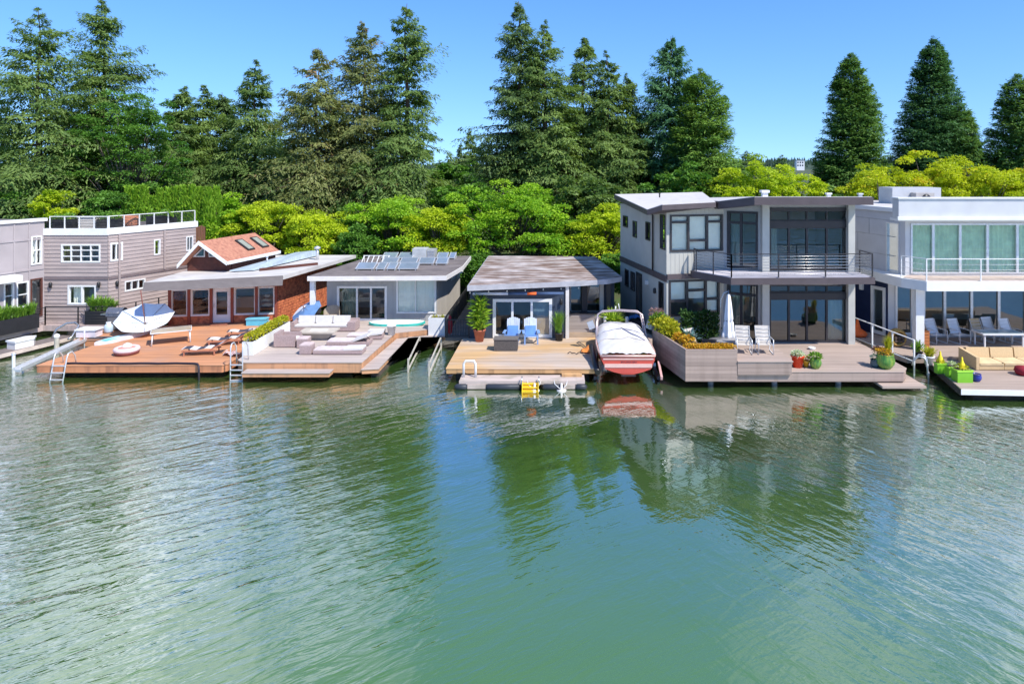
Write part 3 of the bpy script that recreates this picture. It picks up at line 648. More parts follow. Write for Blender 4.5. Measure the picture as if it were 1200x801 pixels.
for r in wl: window(h1, LB, r, WHITE, GLASS, rows=(.5,), cols=(.5,))
for r in wl2: window(h1, LB, r, WHITE, GLASS, rows=(.5,))
window(h1, LB, dl, BROWN, GLASSD, name='door')
window(h1, A1, wa[0], WHITE, GLASS, cols=(.25, .5, .75), rows=(.34, .67), bar=.05, fw=.08); window(h1, A1, wa[1], WHITE, GLASS, cols=(.5,), fw=.09, bar=.1)
window(h1, B1, wb[0], WHITE, GLASS, cols=(.5,), fw=.09); window(h1, B1, wb[1], WHITE, GLASS); window(h1, B1, wb[2], WHITE, GLASS, cols=(.35, .67)); window(h1, B1, wb[3], WHITE, GLASS, cols=(.5,))
MB().prism([(-28.4, 40), (-24.4, 40), (-24.4, 40.1), (-28.4, 40.1)], .6, 5.3).build('partition', INW, h1)
MB().prism([(-32.5, 33), (-32.4, 33), (-30.4, 38), (-30.5, 38)], .6, 6).build('partition', INW, h1)
MB().prism([(-30.2, 32), (-28.2, 37.6), (-24.6, 37.8), (-22.6, 42.4), (-27, 45), (-33, 38)], .3, .62).build('floor', INF, h1)
curtain(h1, LB, wl[0][0] + .05, wl[0][1] - .05, wl[0][2] + .1, wl[0][3], BLIND, -.25)
curtain(h1, A1, wa[1][0] + .1, wa[1][0] + .5, wa[1][2], wa[1][3], CURT, -.3)
for fr, px, py in ((A1, 60.5, 333.5), (A1, 117, 333), (B1, 136, 332)):
    y = (fr.p + fr.u * fr.upx(px)).y; p = fr.P(fr.upx(px), Z(py, y), .1); MB().lathe([(.03, -.16), (.07, -.14), (.09, .1), (.02, .16)], p, 10).build('wall_lamp', BLACK, h1)
for px in (139, 192): u = B1.upx(px); mb = MB(); B1.box(mb, u - .05, u + .05, 3.1 if px > 150 else 1.0, 5.4, .02, .1); mb.build('downpipe', TAUPE, h1)
LBc = MB(); LB.box(LBc, LB.upx(-20), LB.upx(15), 3.2, 3.5, .02, .8); LBc.build('canopy', WHITE, h1)
mb = MB(); railing([A1.P(.25, 0, -.08).xy, A1.P(A1.len, 0, -.08).xy], 5.78, .66, mb, .055, .05, 0, .9); railing([B1.P(.05, 0, -.08).xy, B1.P(B1.len, 0, -.08).xy], 5.79, .66, mb, .055, .05, 0, .95)
tr_ = mb.build('terrace_railing', WHITE, h1); mb = MB(); [mb.tube([fr_.P(u_, 5.86 + k * .085, -.08), fr_.P(fr_.len, 5.86 + k * .085, -.08)], .016, 5) for k in range(7) for fr_, u_ in ((A1, .25), (B1, .05))]; mb.build('cables', BLACK, tr_)
# terrace planters, boxes and the seat behind the railing
for i, (fr, u, wdt, mt, lb) in enumerate(((A1, .75, 1.0, BLACK, 'black planter box nearest the flat roof on the terrace'), (A1, 2.95, .6, BLACK, 'second black planter on the terrace, beside the pale screen box'), (B1, .55, 1.1, BLACK, 'black planter with overhanging leaves at the terrace corner'), (B1, 3.6, 1.6, BLACK, 'long black planter at the right end of the terrace'))):
    t = thing('terrace_planter', lb, 'planter', fr.P(u, 5.5, -.55)); q = MB(); fr.box(q, u - wdt / 2, u + wdt / 2, 5.5, 6.25, -.85, -.3); q.build('box', mt, t)
    p = fr.P(u, 6.2, -.55); bush('plant', GRN if i != 1 else BLG, t, (0, 0, .85), .5, 260, .14, 300 + i, .5, box=(wdt * .45, .3, .14))
t = thing('terrace_screen', 'pale beige screen box behind the terrace railing', 'screen', A1.P(1.95, 5.5, -.6)); q = MB(); A1.box(q, 1.5, 2.5, 5.5, 6.36, -.9, -.5); q.build('box', OFFW, t)
q = MB(); A1.box(q, 1.46, 2.54, 6.36, 6.4, -.95, -.45); q.build('lid', WHITE, t)
t = thing('terrace_armchair', 'rust coloured rounded chair on the roof terrace', 'chair', B1.P(1.75, 5.5, -.7)); q = MB(); q.lathe([(0, .0), (.36, 0), (.42, .3), (.40, .42), (0, .42)], (0, 0, .0), 14); q.build('seat', M('rust_fabric', (.45, .16, .09), .9), t, world=False)
q = MB(); q.lathe([(.34, .3), (.36, .85), (.43, .85), (.43, .3)], (0, 0, 0), 14); q.build('backrest', M('rust_fabric_back', (.48, .18, .10), .9), t, world=False)

# deck, planters and railing along its waterside
dk = thing('side_deck', 'narrow greyish walkway deck along the taupe house with black railing', 'deck', (-27, 36.9, .4))
MB().prism([(-29.35, 31.6), (-27.55, 36.75), (-23.9, 36.75), (-21.55, 41.9), (-22.4, 42.6), (-24.6, 37.55), (-28.1, 37.55), (-30.2, 31.9)], .35, .64).build('planks', M('taupe_deck', (.42, .33, .31), .75, .15, 2, (4, .5, 1)), dk)
mb = MB(); railing([(-27.5, 36.85), (-23.95, 36.85)], .64, 1.0, mb, .05, .05, 6, 1.75); railing([(-23.95, 36.9), (-21.7, 41.8)], .64, 1.0, mb, .05, .05, 5, 1.25); mb.build('railing', BLACK, dk)
mb = MB(); railing([(-29.3, 31.75), (-27.5, 36.85)], .64, .95, mb, .05, .05, 7, 1.3); mb.build('railing', BLACK, dk)
mb = MB()
for p in ((-29, 33), (-28, 36), (-26, 37), (-24.6, 37.2)): mb.lathe([(.35, -.3), (.35, .36)], (p[0], p[1], 0), 10)
mb.build('float', M('dark_float_log', (.06, .05, .045), .9), dk)
def boxplanter(name, lb, p, q, w, h, z, mt, plants, group=None):
    p, q = Vector((*p, z)), Vector((*q, z)); t = thing(name, lb, 'planter', (p + q) / 2, 0, group); d = (q - p).normalized(); n = Vector((d.y, -d.x, 0)); a = MB()
    L_ = (q - p).length; c = (p + q) / 2 + Vector((0, 0, h / 2)); rz = math.atan2(d.y, d.x)
    th = .05
    for s in (-1, 1): a.obox(c + n * s * (w / 2 - th / 2), (L_, th, h), rz); a.obox(c + d * s * (L_ / 2 - th / 2), (th, w - 2 * th, h), rz)
    a.build('box', mt, t); MB().obox(c + Vector((0, 0, .2 * h)), (L_ - 2 * th, w - 2 * th, .4 * h), rz).build('soil', M('soil', (.05, .035, .025), .95), t)
    t['d'] = 0; del t['d']
    return t, d, L_
def fill(t, d, L_, w, h, mat, n, ph, seed, width=.05, kind='tuft', lean=.5, leaf=.12):
    """Plants along a planter: spread over its length."""
    rg = np.random.default_rng(seed); k = max(1, int(L_ / .35))
    P_ = []; 
    for i in range(k):
        s = ((i + .5) / k - .5) * (L_ - .2); c = (d.x * s, d.y * s, h * .85)
        if kind == 'tuft': tuft('plant', mat, t, c, n, ph * rg.uniform(.75, 1.15), w * .5, width, seed + i, lean)
        else: bush('plant', mat, t, (c[0], c[1], h + ph * .35), ph * .75, n, leaf, seed + i)
t, d, l = boxplanter('black_planter', 'long black planter of bamboo-like leaves on the railing at the far left', (-28.55, 33.8), (-27.65, 36.4), .5, .75, .64, BLACK, None); fill(t, d, l, .5, .75, GRN, 90, .75, 310, .06)
t, d, l = boxplanter('black_planter', 'black planter of bamboo-like leaves behind the barbecue grill', (-25.4, 37.1), (-23.75, 37.1), .4, .75, .64, BLACK, None); fill(t, d, l, .4, .75, GRN, 90, .75, 330, .06)

# ================================================================== 2: red shingled house
h2 = thing('red_house', 'low red shingle house with white door, wide canopy and small gabled roof', 'house', (-18, 37.5, .6))
A2 = Fr((-20.95, 37.0), (-15.35, 37.9)); B2 = Fr((-15.35, 37.9), (-14.4, 45)); L2_ = Fr((-20.8, 45), (-20.95, 37))
w2 = [A2.rect(200, 338.6, 220.6, 370.8), A2.rect(223.6, 338, 246.4, 370), A2.rect(274.2, 336, 300, 368.8), A2.rect(301.8, 335.5, 322.3, 368.3)]; d2 = A2.rect(249.4, 337, 270.6, 379); d2 = (d2[0], d2[1], .66, d2[3])
mb = MB(); facade(mb, A2, .35, 3.2, w2 + [d2], 'lap', .16, .025); facade(mb, B2, .35, 3.2, (), 'lap', .16, .025); facade(mb, L2_, .35, 3.2, (), 'lap', .16, .025); facade(mb, Fr((-14.4, 45), (-20.8, 45)), .35, 3.2)
mb.build('wall', BRICK, h2)
for r in w2: window(h2, A2, r, OFFW, GLASS, fw=.09)
a, b, c, e = d2; mb = MB()
for q in ((a, a + .18, c, e), (b - .18, b, c, e), (a + .18, b - .18, c, c + .42), (a + .18, b - .18, e - .22, e)): A2.box(mb, *q, -.1, .02)
dr = mb.build('door', WHITE, h2); g = MB(); g.add([A2.P(a + .1, c + .3, -.04), A2.P(b - .1, c + .3, -.04), A2.P(b - .1, e - .1, -.04), A2.P(a + .1, e - .1, -.04)], [(0, 1, 2, 3)]); g.build('pane', GLASS, dr)
p = A2.P(a + .1, 1.6, .06); MB().tube([p + Vector((0, 0, -.08)), p + Vector((0, -.05, -.06)), p + Vector((0, -.05, .06)), p + Vector((0, 0, .08))], .015, 6).build('handle', STEEL, dr)
mb = MB(); A2.box(mb, a + .05, b - .05, .62, .66, .1, .55); tag(mb.build('doormat', M('terracotta_mat', (.42, .17, .10), .95), loc=A2.P((a + b) / 2, .62, .3)), 'terracotta doormat in front of the white door', 'doormat')
rooms(h2, (-20.5, -15.6), 38.2, 44, .6, 3.1, 3.4)
rp = [(-21.04, 35.0), (-14.55, 36.6), (-13.15, 45.2), (-20.7, 45.2)]; MB().prism(rp, 3.14, [3.26, 3.36, 3.34, 3.34]).build('roof', MEMB, h2)
mb = MB(); a, b = Vector((-21.04, 34.97, 3.262)), Vector((-14.55, 36.57, 3.362)); n = Vector((.24, -.97, 0))
mb.add([a, b, b + n * .2 + Vector((0, 0, -.50)), a + n * .2 + Vector((0, 0, -.42)), a - n * .06 - Vector((0, 0, .1)), b - n * .06 - Vector((0, 0, .1)), b + n * .14 + Vector((0, 0, -.50)), a + n * .14 + Vector((0, 0, -.42))], [(0, 1, 2, 3), (3, 2, 6, 7), (5, 4, 7, 6), (0, 3, 7, 4), (1, 5, 6, 2), (0, 4, 5, 1)])
mb.build('canopy', CANOPY, h2)
mb = MB()
for px in (199.5, 222, 248, 272.5, 301, 324): u = A2.upx(px); A2.box(mb, u - .07, u + .07, .6, 3.15, .025, .12)
mb.build('post', M('red_brown_posts', (.25, .06, .035), .7), h2)
# gable
gz = dict(AP=(-19.81, 38.0, 5.04), LE=(-20.95, 37.9, 3.74), RE=(-18.24, 38.0, 3.90), AB=(-18.84, 42.9, 5.04), RB=(-17.29, 42.9, 3.90), LBk=(-20.05, 42.9, 3.74)); V = {k: Vector(v) for k, v in gz.items()}
mb = MB(); mb.plate([V['AP'], V['RE'], V['RB'], V['AB']], (0, 0, -.10)); mb.plate([V['LE'], V['AP'], V['AB'], V['LBk']], (0, 0, -.10)); rf = mb.build('gable_roof', ROOFR, h2)
mb = MB(); f = Vector((0, -.06, 0)); dn = Vector((0, 0, -.2)); up = Vector((0, 0, .02))
for p, q in ((V['LE'], V['AP']), (V['AP'], V['RE'])): mb.plate([p + f + up, q + f + up, q + f + dn, p + f + dn], (0, .05, 0))
mb.plate([V['RE'] + Vector((.03, -.05, .02)), V['RB'] + Vector((.03, 0, .02)), V['RB'] + Vector((.03, 0, -.16)), V['RE'] + Vector((.03, -.05, -.16))], (.05, 0, 0)); mb.build('bargeboard', WHITE, h2)
mb = MB(); mb.plate([(-20.75, 38.55, 3.3), (-18.32, 38.55, 3.3), (-18.32, 38.55, 3.88), (-19.72, 38.55, 4.93), (-20.75, 38.55, 3.86)], (0, .1, 0)); mb.build('gable_wall', BROWN, h2)
mb = MB(); mb.plate([(-20.42, 38.51, 4.1), (-19.74, 38.51, 4.1), (-19.74, 38.51, 4.74)], (0, .035, 0)); mb.plate([(-19.52, 38.51, 4.1), (-18.86, 38.51, 4.1), (-19.52, 38.51, 4.62)], (0, .035, 0)); tw = mb.build('window', OFFW, h2)
mb = MB(); mb.plate([(-20.24, 38.48, 4.15), (-19.79, 38.48, 4.15), (-19.79, 38.48, 4.6)], (0, .025, 0)); mb.plate([(-19.47, 38.48, 4.15), (-19.04, 38.48, 4.15), (-19.47, 38.48, 4.5)], (0, .025, 0)); mb.build('pane', GLASSD, tw)
mb = MB(); mb.plate([(-18.30, 38.7, 3.30), (-17.42, 42.6, 3.30), (-17.42, 42.6, 3.84), (-18.30, 38.7, 3.84)], (-.05, 0, 0)); mb.build('gable_side_wall', BROWN, h2)
def slope(i, j, d=0): a = V['AP'].lerp(V['AB'], i); b = V['RE'].lerp(V['RB'], i); return a.lerp(b, j) + Vector((.58, -.12, .80)) * d
for i in (.50, .78):
    mb = MB(); q = [slope(i, .22, .09), slope(i + .13, .22, .09), slope(i + .13, .74, .09), slope(i, .74, .09)]; mb.plate(q, Vector((-.58, .12, -.8)) * .10); s = mb.build('skylight', DTRIM, h2)
    mb = MB(); q = [slope(i + .02, .26, .10), slope(i + .11, .26, .10), slope(i + .11, .70, .10), slope(i + .02, .70, .10)]; mb.plate(q, Vector((-.58, .12, -.8)) * .005); mb.build('pane', M('skylight_pane', (.30, .32, .27), .25, .1), s)
# sheets, pipe and beam lying on the flat roof
mb = MB(); mb.prism([(-18.1, 38.0), (-16.9, 38.4), (-15.4, 44.6), (-16.9, 44.6)], [3.36, 3.36, 3.4, 3.4], [3.42, 3.44, 3.75, 3.6]); tag(mb.build('metal_sheeting', BLUEM, loc=(-17.5, 42, 3.36)), 'blue grey corrugated sheeting lying on the flat roof beside the gable', 'roof sheets')
t = thing('roof_vent', 'galvanised vent pipe standing up from the flat red house roof', 'vent', (-14.95, 43, 3.3)); MB().tube([(0, 0, 0), (0, 0, .75)], .09, 10).build('pipe', ALU, t, world=False); MB().lathe([(.09, .7), (.2, .72), (.2, .82), (0, .9)], (0, 0, 0), 12).build('cap', ALU, t, world=False)
t = thing('roof_vent', 'small vent pipe in the middle of the blue grey sheeting', 'vent', (-17.1, 40.6, 3.4)); MB().tube([(0, 0, 0), (0, 0, .4)], .05, 8).build('pipe', ALU, t, world=False); MB().lathe([(.05, .38), (.1, .4), (0, .5)], (0, 0, 0), 10).build('cap', ALU, t, world=False)
mb = MB(); mb.beam((-16.6, 38.4, 3.40), (-14.1, 40.6, 3.42), .12, .14); tag(mb.build('timber_beam', BROWN, loc=(-15.3, 39.5, 3.4)), 'dark timber lying across the pale flat roof', 'beam')

# ================================================================== 3: grey house with solar panels
h3 = thing('solar_house', 'grey board house with solar panels and white sliding door', 'house', (-9, 38, .75))
A3 = Fr((-12.48, 37.4), (-6.45, 37.4)); B3 = Fr((-6.45, 37.4), (-6.1, 44)); L3_ = Fr((-12.2, 44), (-12.48, 37.4))
d3 = A3.rect(395, 335, 453.5, 375.5); w3 = A3.rect(464.7, 325.5, 511, 367); w3 = (w3[0], w3[1] - .0, w3[2], 3.08)
cl = [B3.rect(528, 318, 533, 327), B3.rect(535.5, 313, 542, 321)]
mb = MB(); facade(mb, A3, .5, 3.2, [d3, (w3[0], min(w3[1], A3.len - .03), w3[2], w3[3])], 'batten', .3, .02); facade(mb, L3_, .5, 3.2, (), 'batten', .3, .02); facade(mb, Fr((-6.1, 44), (-12.2, 44)), .5, 3.2); mb.build('wall', GREYS, h3)
mb = MB(); facade(mb, B3, .5, 3.2, cl, 'batten', .3, .02); mb.build('wall', GREYR, h3)
dd = window(h3, A3, d3, WHITE, GLASS, cols=(.40, .68), fw=.12, bar=.09, name='sliding_door'); window(h3, A3, (w3[0], min(w3[1], A3.len - .03), w3[2], w3[3]), WHITE, GLASS, cols=(.48,), fw=.08)
for r in cl: window(h3, B3, r, WHITE, GLASSD, fw=.05)
curtain(h3, A3, w3[0] + .03, A3.len - .1, w3[2] + .02, w3[3], BLIND, -.12, .3, .02)
curtain(h3, A3, d3[0] + .1, d3[0] + .9, d3[2], d3[3], M('green_grey_curtain', (.30, .36, .26), .9), -.5)
rooms(h3, (-12.3, -6.6), 37.5, 43.8, .75, 3.1, 3.4)
rp = [(-13.05, 36.0), (-5.74, 36.2), (-5.32, 39.8), (-5.41, 44.2), (-11.9, 43.8)]
MB().prism(rp, 3.16, 3.40).build('fascia', OFFW, h3); c = Vector((-8.5, 40)); MB().prism([tuple(c + (Vector(p) - c) * .985) for p in rp], 3.39, 3.425).build('roof', ROOFG, h3)
MB().box(-13.02, -12.78, 36.3, 36.54, .75, 3.16).build('post', WHITE, h3)
# solar panels on tilted racks
def panel(x0, x1, y, lb, tilt=17, z=3.45, col=None):
    wd = x1 - x0; t = thing('solar_collector', lb, 'solar panel', ((x0 + x1) / 2, y, z - .025), 0, 'solar panels on the grey roof'); ca, sa = math.cos(R(tilt)), math.sin(R(tilt)); L_ = .84
    P_ = lambda u, v, d=0: (u * wd / 2, v * L_ * ca - d * sa, .10 + v * L_ * sa + d * ca)
    mb = MB(); mb.plate([P_(-1, 0), P_(1, 0), P_(1, 1), P_(-1, 1)], (0, .01, -.04)); fr = mb.build('frame', ALU, t, world=False)
    e = .06; k = 1 - 2 * e / wd; mb = MB(); mb.plate([P_(-k, e, .004), P_(k, e, .004), P_(k, 1 - e, .004), P_(-k, 1 - e, .004)], (0, 0, -.003)); mb.build('cells', PVM, fr, world=False)
    mb = MB()
    for s in (-.8, .8): mb.beam((s * wd / 2, ca * .95, .0), (s * wd / 2, ca * .95, .08 + sa * .93), .04); mb.beam((s * wd / 2, .05, .0), (s * wd / 2, .05, .09), .04); mb.beam((s * wd / 2, 0, .015), (s * wd / 2, ca, .015), .04, .03)
    mb.build('rack', ALU, t, world=False)
PVM = M('solar_cells', (.20, .25, .31), .12, .08, 3, spec=.6, coat=1.0)
rows = [(37.9, ((416, 438, 'large landscape solar panel at the front left of the grey roof'), (440, 451, 'narrow front row solar panel right of the large left one'), (452.5, 463.5, 'narrow front row solar panel left of the wide right one'), (465.5, 489, 'wide solar panel at the right end of the front row'))),
        (40.0, ((446.5, 465, 'solar panel in the second row behind the narrow pair'), (467.5, 488, 'solar panel in the second row behind the wide front one'), (489.5, 508, 'solar panel in front of the grey roof unit'), (510, 524, 'solar panel at the right end of the second row'))),
        (42.4, ((447, 464, 'rear row solar panel at its left end'), (466, 483.5, 'rear row solar panel beside the grey roof unit'), (511, 524, 'rear row solar panel right of the grey roof unit'), (525.5, 533, 'smallest solar panel at the far right rear')))]
for y, ps in rows:
    for a, b, lb in ps: panel(X(a, y), X(b, y), y, lb)
t = thing('empty_rack', 'bare white tilted rack frame left of the solar panels', 'rack', (X(438, 40.6), 40.6, 3.425)); mb = MB()
for k in range(6): mb.beam((-.75 + k * .3, 0, 0), (-.75 + k * .3, .7, .38), .04)
mb.beam((-.8, 0, .02), (.8, 0, .02), .05); mb.beam((-.8, .7, .38), (.8, .7, .38), .05); mb.build('slats', WHITE, t, world=False); mb = MB()
for s in (-.75, .75): mb.beam((s, .7, 0), (s, .7, .36), .04)
mb.build('leg', WHITE, t, world=False)
t = thing('roof_unit', 'pale grey ventilation unit at the back of the solar roof', 'roof unit', (-8.2, 43.2, 3.425)); MB().box(-.72, .15, -.45, .45, 0, .62).build('casing', M('unit_grey', (.48, .50, .50), .5), t, world=False); MB().box(.16, .7, -.4, .4, 0, .56).build('casing', M('unit_grey_dark', (.36, .37, .36), .5), t, world=False)
mb = MB(); [mb.box(.22, .64, -.42, -.40, .08 + .09 * k, .13 + .09 * k) for k in range(5)]; mb.build('louvre', ALU, t, world=False)

# ================================================================== 4: navy cottage in the middle
h4 = thing('navy_cottage', 'small navy cottage with weathered patchy flat roof and white sliding door', 'house', (-1.5, 35, .6))
A4 = Fr((-4.23, 34.2), (.53, 34.2)); Wg = Fr((.53, 36.6), (3.2, 36.6)); d4 = A4.rect(577.5, 350, 647, 397); d4 = (d4[0], d4[1], .63, d4[3]); w4 = Wg.rect(667.5, 330, 704, 366)
mb = MB(); facade(mb, A4, .4, 3.25, [d4], 'batten', .25, .02); facade(mb, Fr((-4.1, 43.5), (-4.23, 34.2)), .4, 3.25, (), 'batten', .25, .02); facade(mb, Fr((.53, 34.2), (.53, 36.6)), .4, 3.25, (), 'batten', .25, .02)
facade(mb, Wg, .4, 3.25, [w4], 'batten', .25, .02); facade(mb, Fr((3.2, 36.6), (2.4, 43.5)), .4, 3.25); facade(mb, Fr((2.4, 43.5), (-4.1, 43.5)), .4, 3.25); mb.build('wall', NAVY, h4)
window(h4, A4, d4, WHITE, GLASS, cols=(.33, .655), fw=.15, bar=.11, name='sliding_door'); window(h4, Wg, w4, OFFW, GLASSD, fw=.08, bar=.1)
rooms(h4, (-4.0, 2.4), 34.4, 43.4, .62, 3.2, 5.0)
a, b, c, e = d4; curtain(h4, A4, a + (b - a) * .67, b - .14, c + .05, e - .1, M('dark_blind', (.10, .16, .20), .8), -.16, .5, .005)
mb = MB(); A4.box(mb, a + (b - a) * .68, b - .16, c + .15, c + .95, -.14, -.12); mb.build('screen', M('tan_screen', (.36, .29, .22), .9), h4)
rp = [(-4.2, 32.8), (1.3, 34.15), (2.69, 34.7), (3.5, 35.5), (2.54, 43.4), (-4.26, 43.8)]
MB().prism(rp, 3.22, 3.465).build('fascia', M('blue_grey_fascia', (.35, .35, .375), .6), h4); c_ = Vector((-.5, 38.5)); MB().prism([tuple(c_ + (Vector(p) - c_) * .985) for p in rp], 3.455, 3.49).build('roof', ROOFW, h4)
mb = MB(); mb.box(.55, .72, 34.12, 34.2, .6, 3.2); mb.build('trim', OFFW, h4); MB().box(2.42, 2.62, 36.4, 36.58, .6, 3.2).build('trim', OFFW, h4)
MB().box(1.42, 1.72, 35.75, 36.0, .6, 3.22).build('post', DTRIM, h4); MB().box(2.72, 2.95, 35.9, 36.1, .6, 3.22).build('post', DTRIM, h4)
aw = MB(); aw.tube([(-4.05, 33.75, 2.92), (-2.3, 33.75, 2.92)], .075, 10); aw.build('awning_roll', M('pale_blue_canvas', (.50, .54, .62), .9), h4)
aw = MB(); aw.tube([(-2.298, 33.75, 2.92), (-1.36, 33.75, 2.92)], .075, 10); aw.tube([(-.9, 33.75, 2.92), (.45, 33.75, 2.92)], .075, 10); aw.build('awning_roll', M('navy_canvas', (.06, .10, .19), .9), h4)
aw = MB(); aw.tube([(-1.358, 33.75, 2.92), (-.902, 33.75, 2.92)], .076, 10); aw.build('awning_roll', M('orange_canvas', (.75, .13, .03), .9), h4)
mb = MB(); pts = [(-4.1 + 5.3 * i / 24, 32.95 + 1.25 * i / 24 + .1, 3.14 - .07 * abs(math.sin(i * math.pi / 4))) for i in range(25)]; mb.tube(pts, .008, 4); sl_ = mb.build('string_lights', BLACK, h4)
BULB = M('bulb_glass', (.7, .68, .6), .2); [MB().lathe([(.0, -.10), (.035, -.07), (.02, 0)], pts[i], 8).build('bulb', BULB, sl_) for i in range(0, 25, 4)]
mb = MB(); mb.lathe([(.02, -.16), (.06, -.14), (.07, .08), (.02, .14)], (.33, 34.1, 2.45), 10); mb.build('wall_lamp', BLACK, h4)
# gate and railing of the side passage
t = thing('iron_gate', 'black barred gate closing the passage beside the navy cottage', 'gate', (-4.85, 34.3, .6)); mb = MB()
for k in range(9): mb.beam((-.52 + k * .13, 0, .08), (-.52 + k * .13, 0, .92), .025)
mb.build('bars', BLACK, t, world=False); mb = MB(); mb.beam((-.56, 0, .1), (.56, 0, .1), .04); mb.beam((-.56, 0, .9), (.56, 0, .9), .05); [mb.beam((s, 0, 0), (s, 0, 1.0), .05) for s in (-.56, .56)]; mb.build('frame', BLACK, t, world=False)
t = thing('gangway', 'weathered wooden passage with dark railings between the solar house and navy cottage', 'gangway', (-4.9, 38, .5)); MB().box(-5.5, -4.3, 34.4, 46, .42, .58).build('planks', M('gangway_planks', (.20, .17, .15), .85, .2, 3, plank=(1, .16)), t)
mb = MB(); railing([(-5.5, 34.4, .58), (-5.5, 45, .58)], .58, 1.05, mb, .06, .06, 0, 1.3); [mb.beam((-5.5, 34.4 + .2 * k, .6), (-5.5, 34.4 + .2 * k, 1.6), .02) for k in range(40)]; mb.build('railing', BLACK, t)

# ================================================================== 5: tall grey modern house
h5 = thing('modern_house', 'two storey grey modern house with glass front and curved balcony', 'house', (9, 34, .7))
P0, P1, P2, P3 = (3.92, 40.7), (5.44, 33.2), (8.36, 33.8), (9.93, 32.95)
S5, F5, G5, D5 = Fr(P0, P1), Fr(P1, P2), Fr(P2, P3), Fr((9.93, 32.95), (14.35, 32.95))
su = [S5.rect(730.6, 252.8, 736, 266), S5.rect(742, 259, 746.6, 278), S5.rect(757, 260, 762.2, 281.5), S5.rect(774, 251.5, 780, 292)]
s_l = [S5.rect(732.8, 315.5, 736.8, 335), S5.rect(739.6, 318.5, 744.2, 340), S5.rect(772.5, 327, 777.8, 371)]; sd = S5.rect(746, 312, 752.5, 383); sd = (sd[0], sd[1], .72, min(sd[3], 3.4))
s_l = [(a, b, max(c, .8), min(d, 3.45)) for a, b, c, d in s_l]
fu = F5.rect(785, 251.3, 847, 294.5); fl = F5.rect(783.8, 327.5, 843, 369)
mb = MB(); facade(mb, S5, .3, 7.0, su + s_l + [sd], reveal=.2, z1b=7.05); mb.build('wall', SID5, h5)
mb = MB(); facade(mb, F5, .3, 7.15, [fu, fl], 'batten', .22, .012, z1b=7.22); mb.build('wall', SID5, h5)
gu = (.18, G5.len - .12, 4.22, 7.0); gl_ = (.18, G5.len - .12, .76, 3.5)
du0, du1 = D5.upx(901.5), D5.upx(992.8)
dn = [(du0, du1, 6.56, 7.1), (du0, du1, 4.2, 6.28), (du0, du1, 3.1, 3.5), (du0, du1, .74, 2.84)]
mb = MB(); facade(mb, G5, .3, 7.35, [gu, gl_], z1b=7.4); facade(mb, D5, .3, 7.42, dn); facade(mb, Fr((14.35, 32.95), (14.35, 41)), .3, 7.42, z1b=7.1); facade(mb, Fr((14.35, 41), P0), .3, 7.0); mb.build('wall', M('grey_front_panels', (.40, .40, .39), .6, .06), h5)
mb = MB(); mb.box(9.93, 10.27, 32.62, 32.93, .7, 7.42); mb.box(14.04, 14.36, 32.62, 32.93, .7, 7.42); mb.build('pillar', M('pillar_grey', (.46, .455, .415), .6, .05), h5)
mb = MB(); D5.box(mb, du0 + .0, du1, 6.27, 6.57, .005, .1); D5.box(mb, du0, du1, 2.83, 3.11, .005, .1); D5.box(mb, du0, du1, 7.09, 7.2, .005, .1); mb.build('lintel', DTRIM, h5)
C3 = [((q - 901.5) / 91.3) for q in (924.4, 945.5, 968.8)]
for k, r in enumerate(dn): window(h5, D5, r, DTRIM, GLASSD if k % 2 else GLASS, cols=C3, fw=.07, bar=.09 if k % 2 else .06, name='window' if k in (0, 2) else 'glass_door')
for k, r in enumerate((gu, gl_)): window(h5, G5, r, DTRIM, GLASSD, cols=(.06, .46), rows=(.80,), fw=.1, bar=.12, name='glass_door'); curtain(h5, G5, r[0] + .15, r[0] + .72, r[2] + .05, r[3] - .6, CURT, -.35)
window(h5, F5, fu, DTRIM, GLASS, cols=(.345, .70), fw=.09, bar=.11, bars=((.80, 0, .345), (.30, .345, .70), (.80, .70, 1)))
window(h5, F5, fl, DTRIM, GLASS, cols=(.355, .725), fw=.09, bar=.12, bars=((.42, 0, .355), (.70, .355, .725), (.44, .725, 1)))
for r in su + s_l: window(h5, S5, r, DTRIM, GLASSD, fw=.06)
window(h5, S5, sd, DTRIM, GLASSD, fw=.12, name='door')
for i in range(3): curtain(h5, F5, fu[0] + (fu[1] - fu[0]) * (.02, .36, .72)[i], fu[0] + (fu[1] - fu[0]) * (.33, .68, .98)[i], fu[2], fu[3], BLIND, -.13, .4, .006)
for i, (q, k) in enumerate(((.02, .40), (.36, .46), (.73, .1))): curtain(h5, F5, fl[0] + (fl[1] - fl[0]) * q, fl[0] + (fl[1] - fl[0]) * (q + (.31, .35, .25)[i]), fl[2] + (fl[3] - fl[2]) * k, fl[3], BLIND, -.13, .4, .006)
curtain(h5, D5, du0 + (du1 - du0) * .75, du1 - .05, .8, 2.84, CURT, -.3, .2, .04); curtain(h5, D5, du0 + .05, du0 + .5, 4.25, 6.3, CURT, -.35)
mb = MB(); mb.prism([P0, P1, P2, P3, (14.2, 33.0), (14.2, 40.9), (4.2, 40.6)], .5, .73); mb.prism([(4.05, 40.6), (5.5, 33.3), P2, P3, (14.2, 33.05), (14.2, 40.9)], 3.62, 4.12); mb.build('floor', INF, h5)
mb = MB(); mb.box(5.2, 14.2, 37.2, 37.3, .74, 3.6); mb.box(5.2, 14.2, 37.2, 37.3, 4.14, 7.0); mb.build('partition', INW, h5)
mb = MB(); S5.box(mb, -.02, S5.len + .04, 3.58, 3.88, -.02, .06); F5.box(mb, .0, F5.len, 3.72, 3.96, -.02, .13); mb.build('belt_course', FASC5, h5)
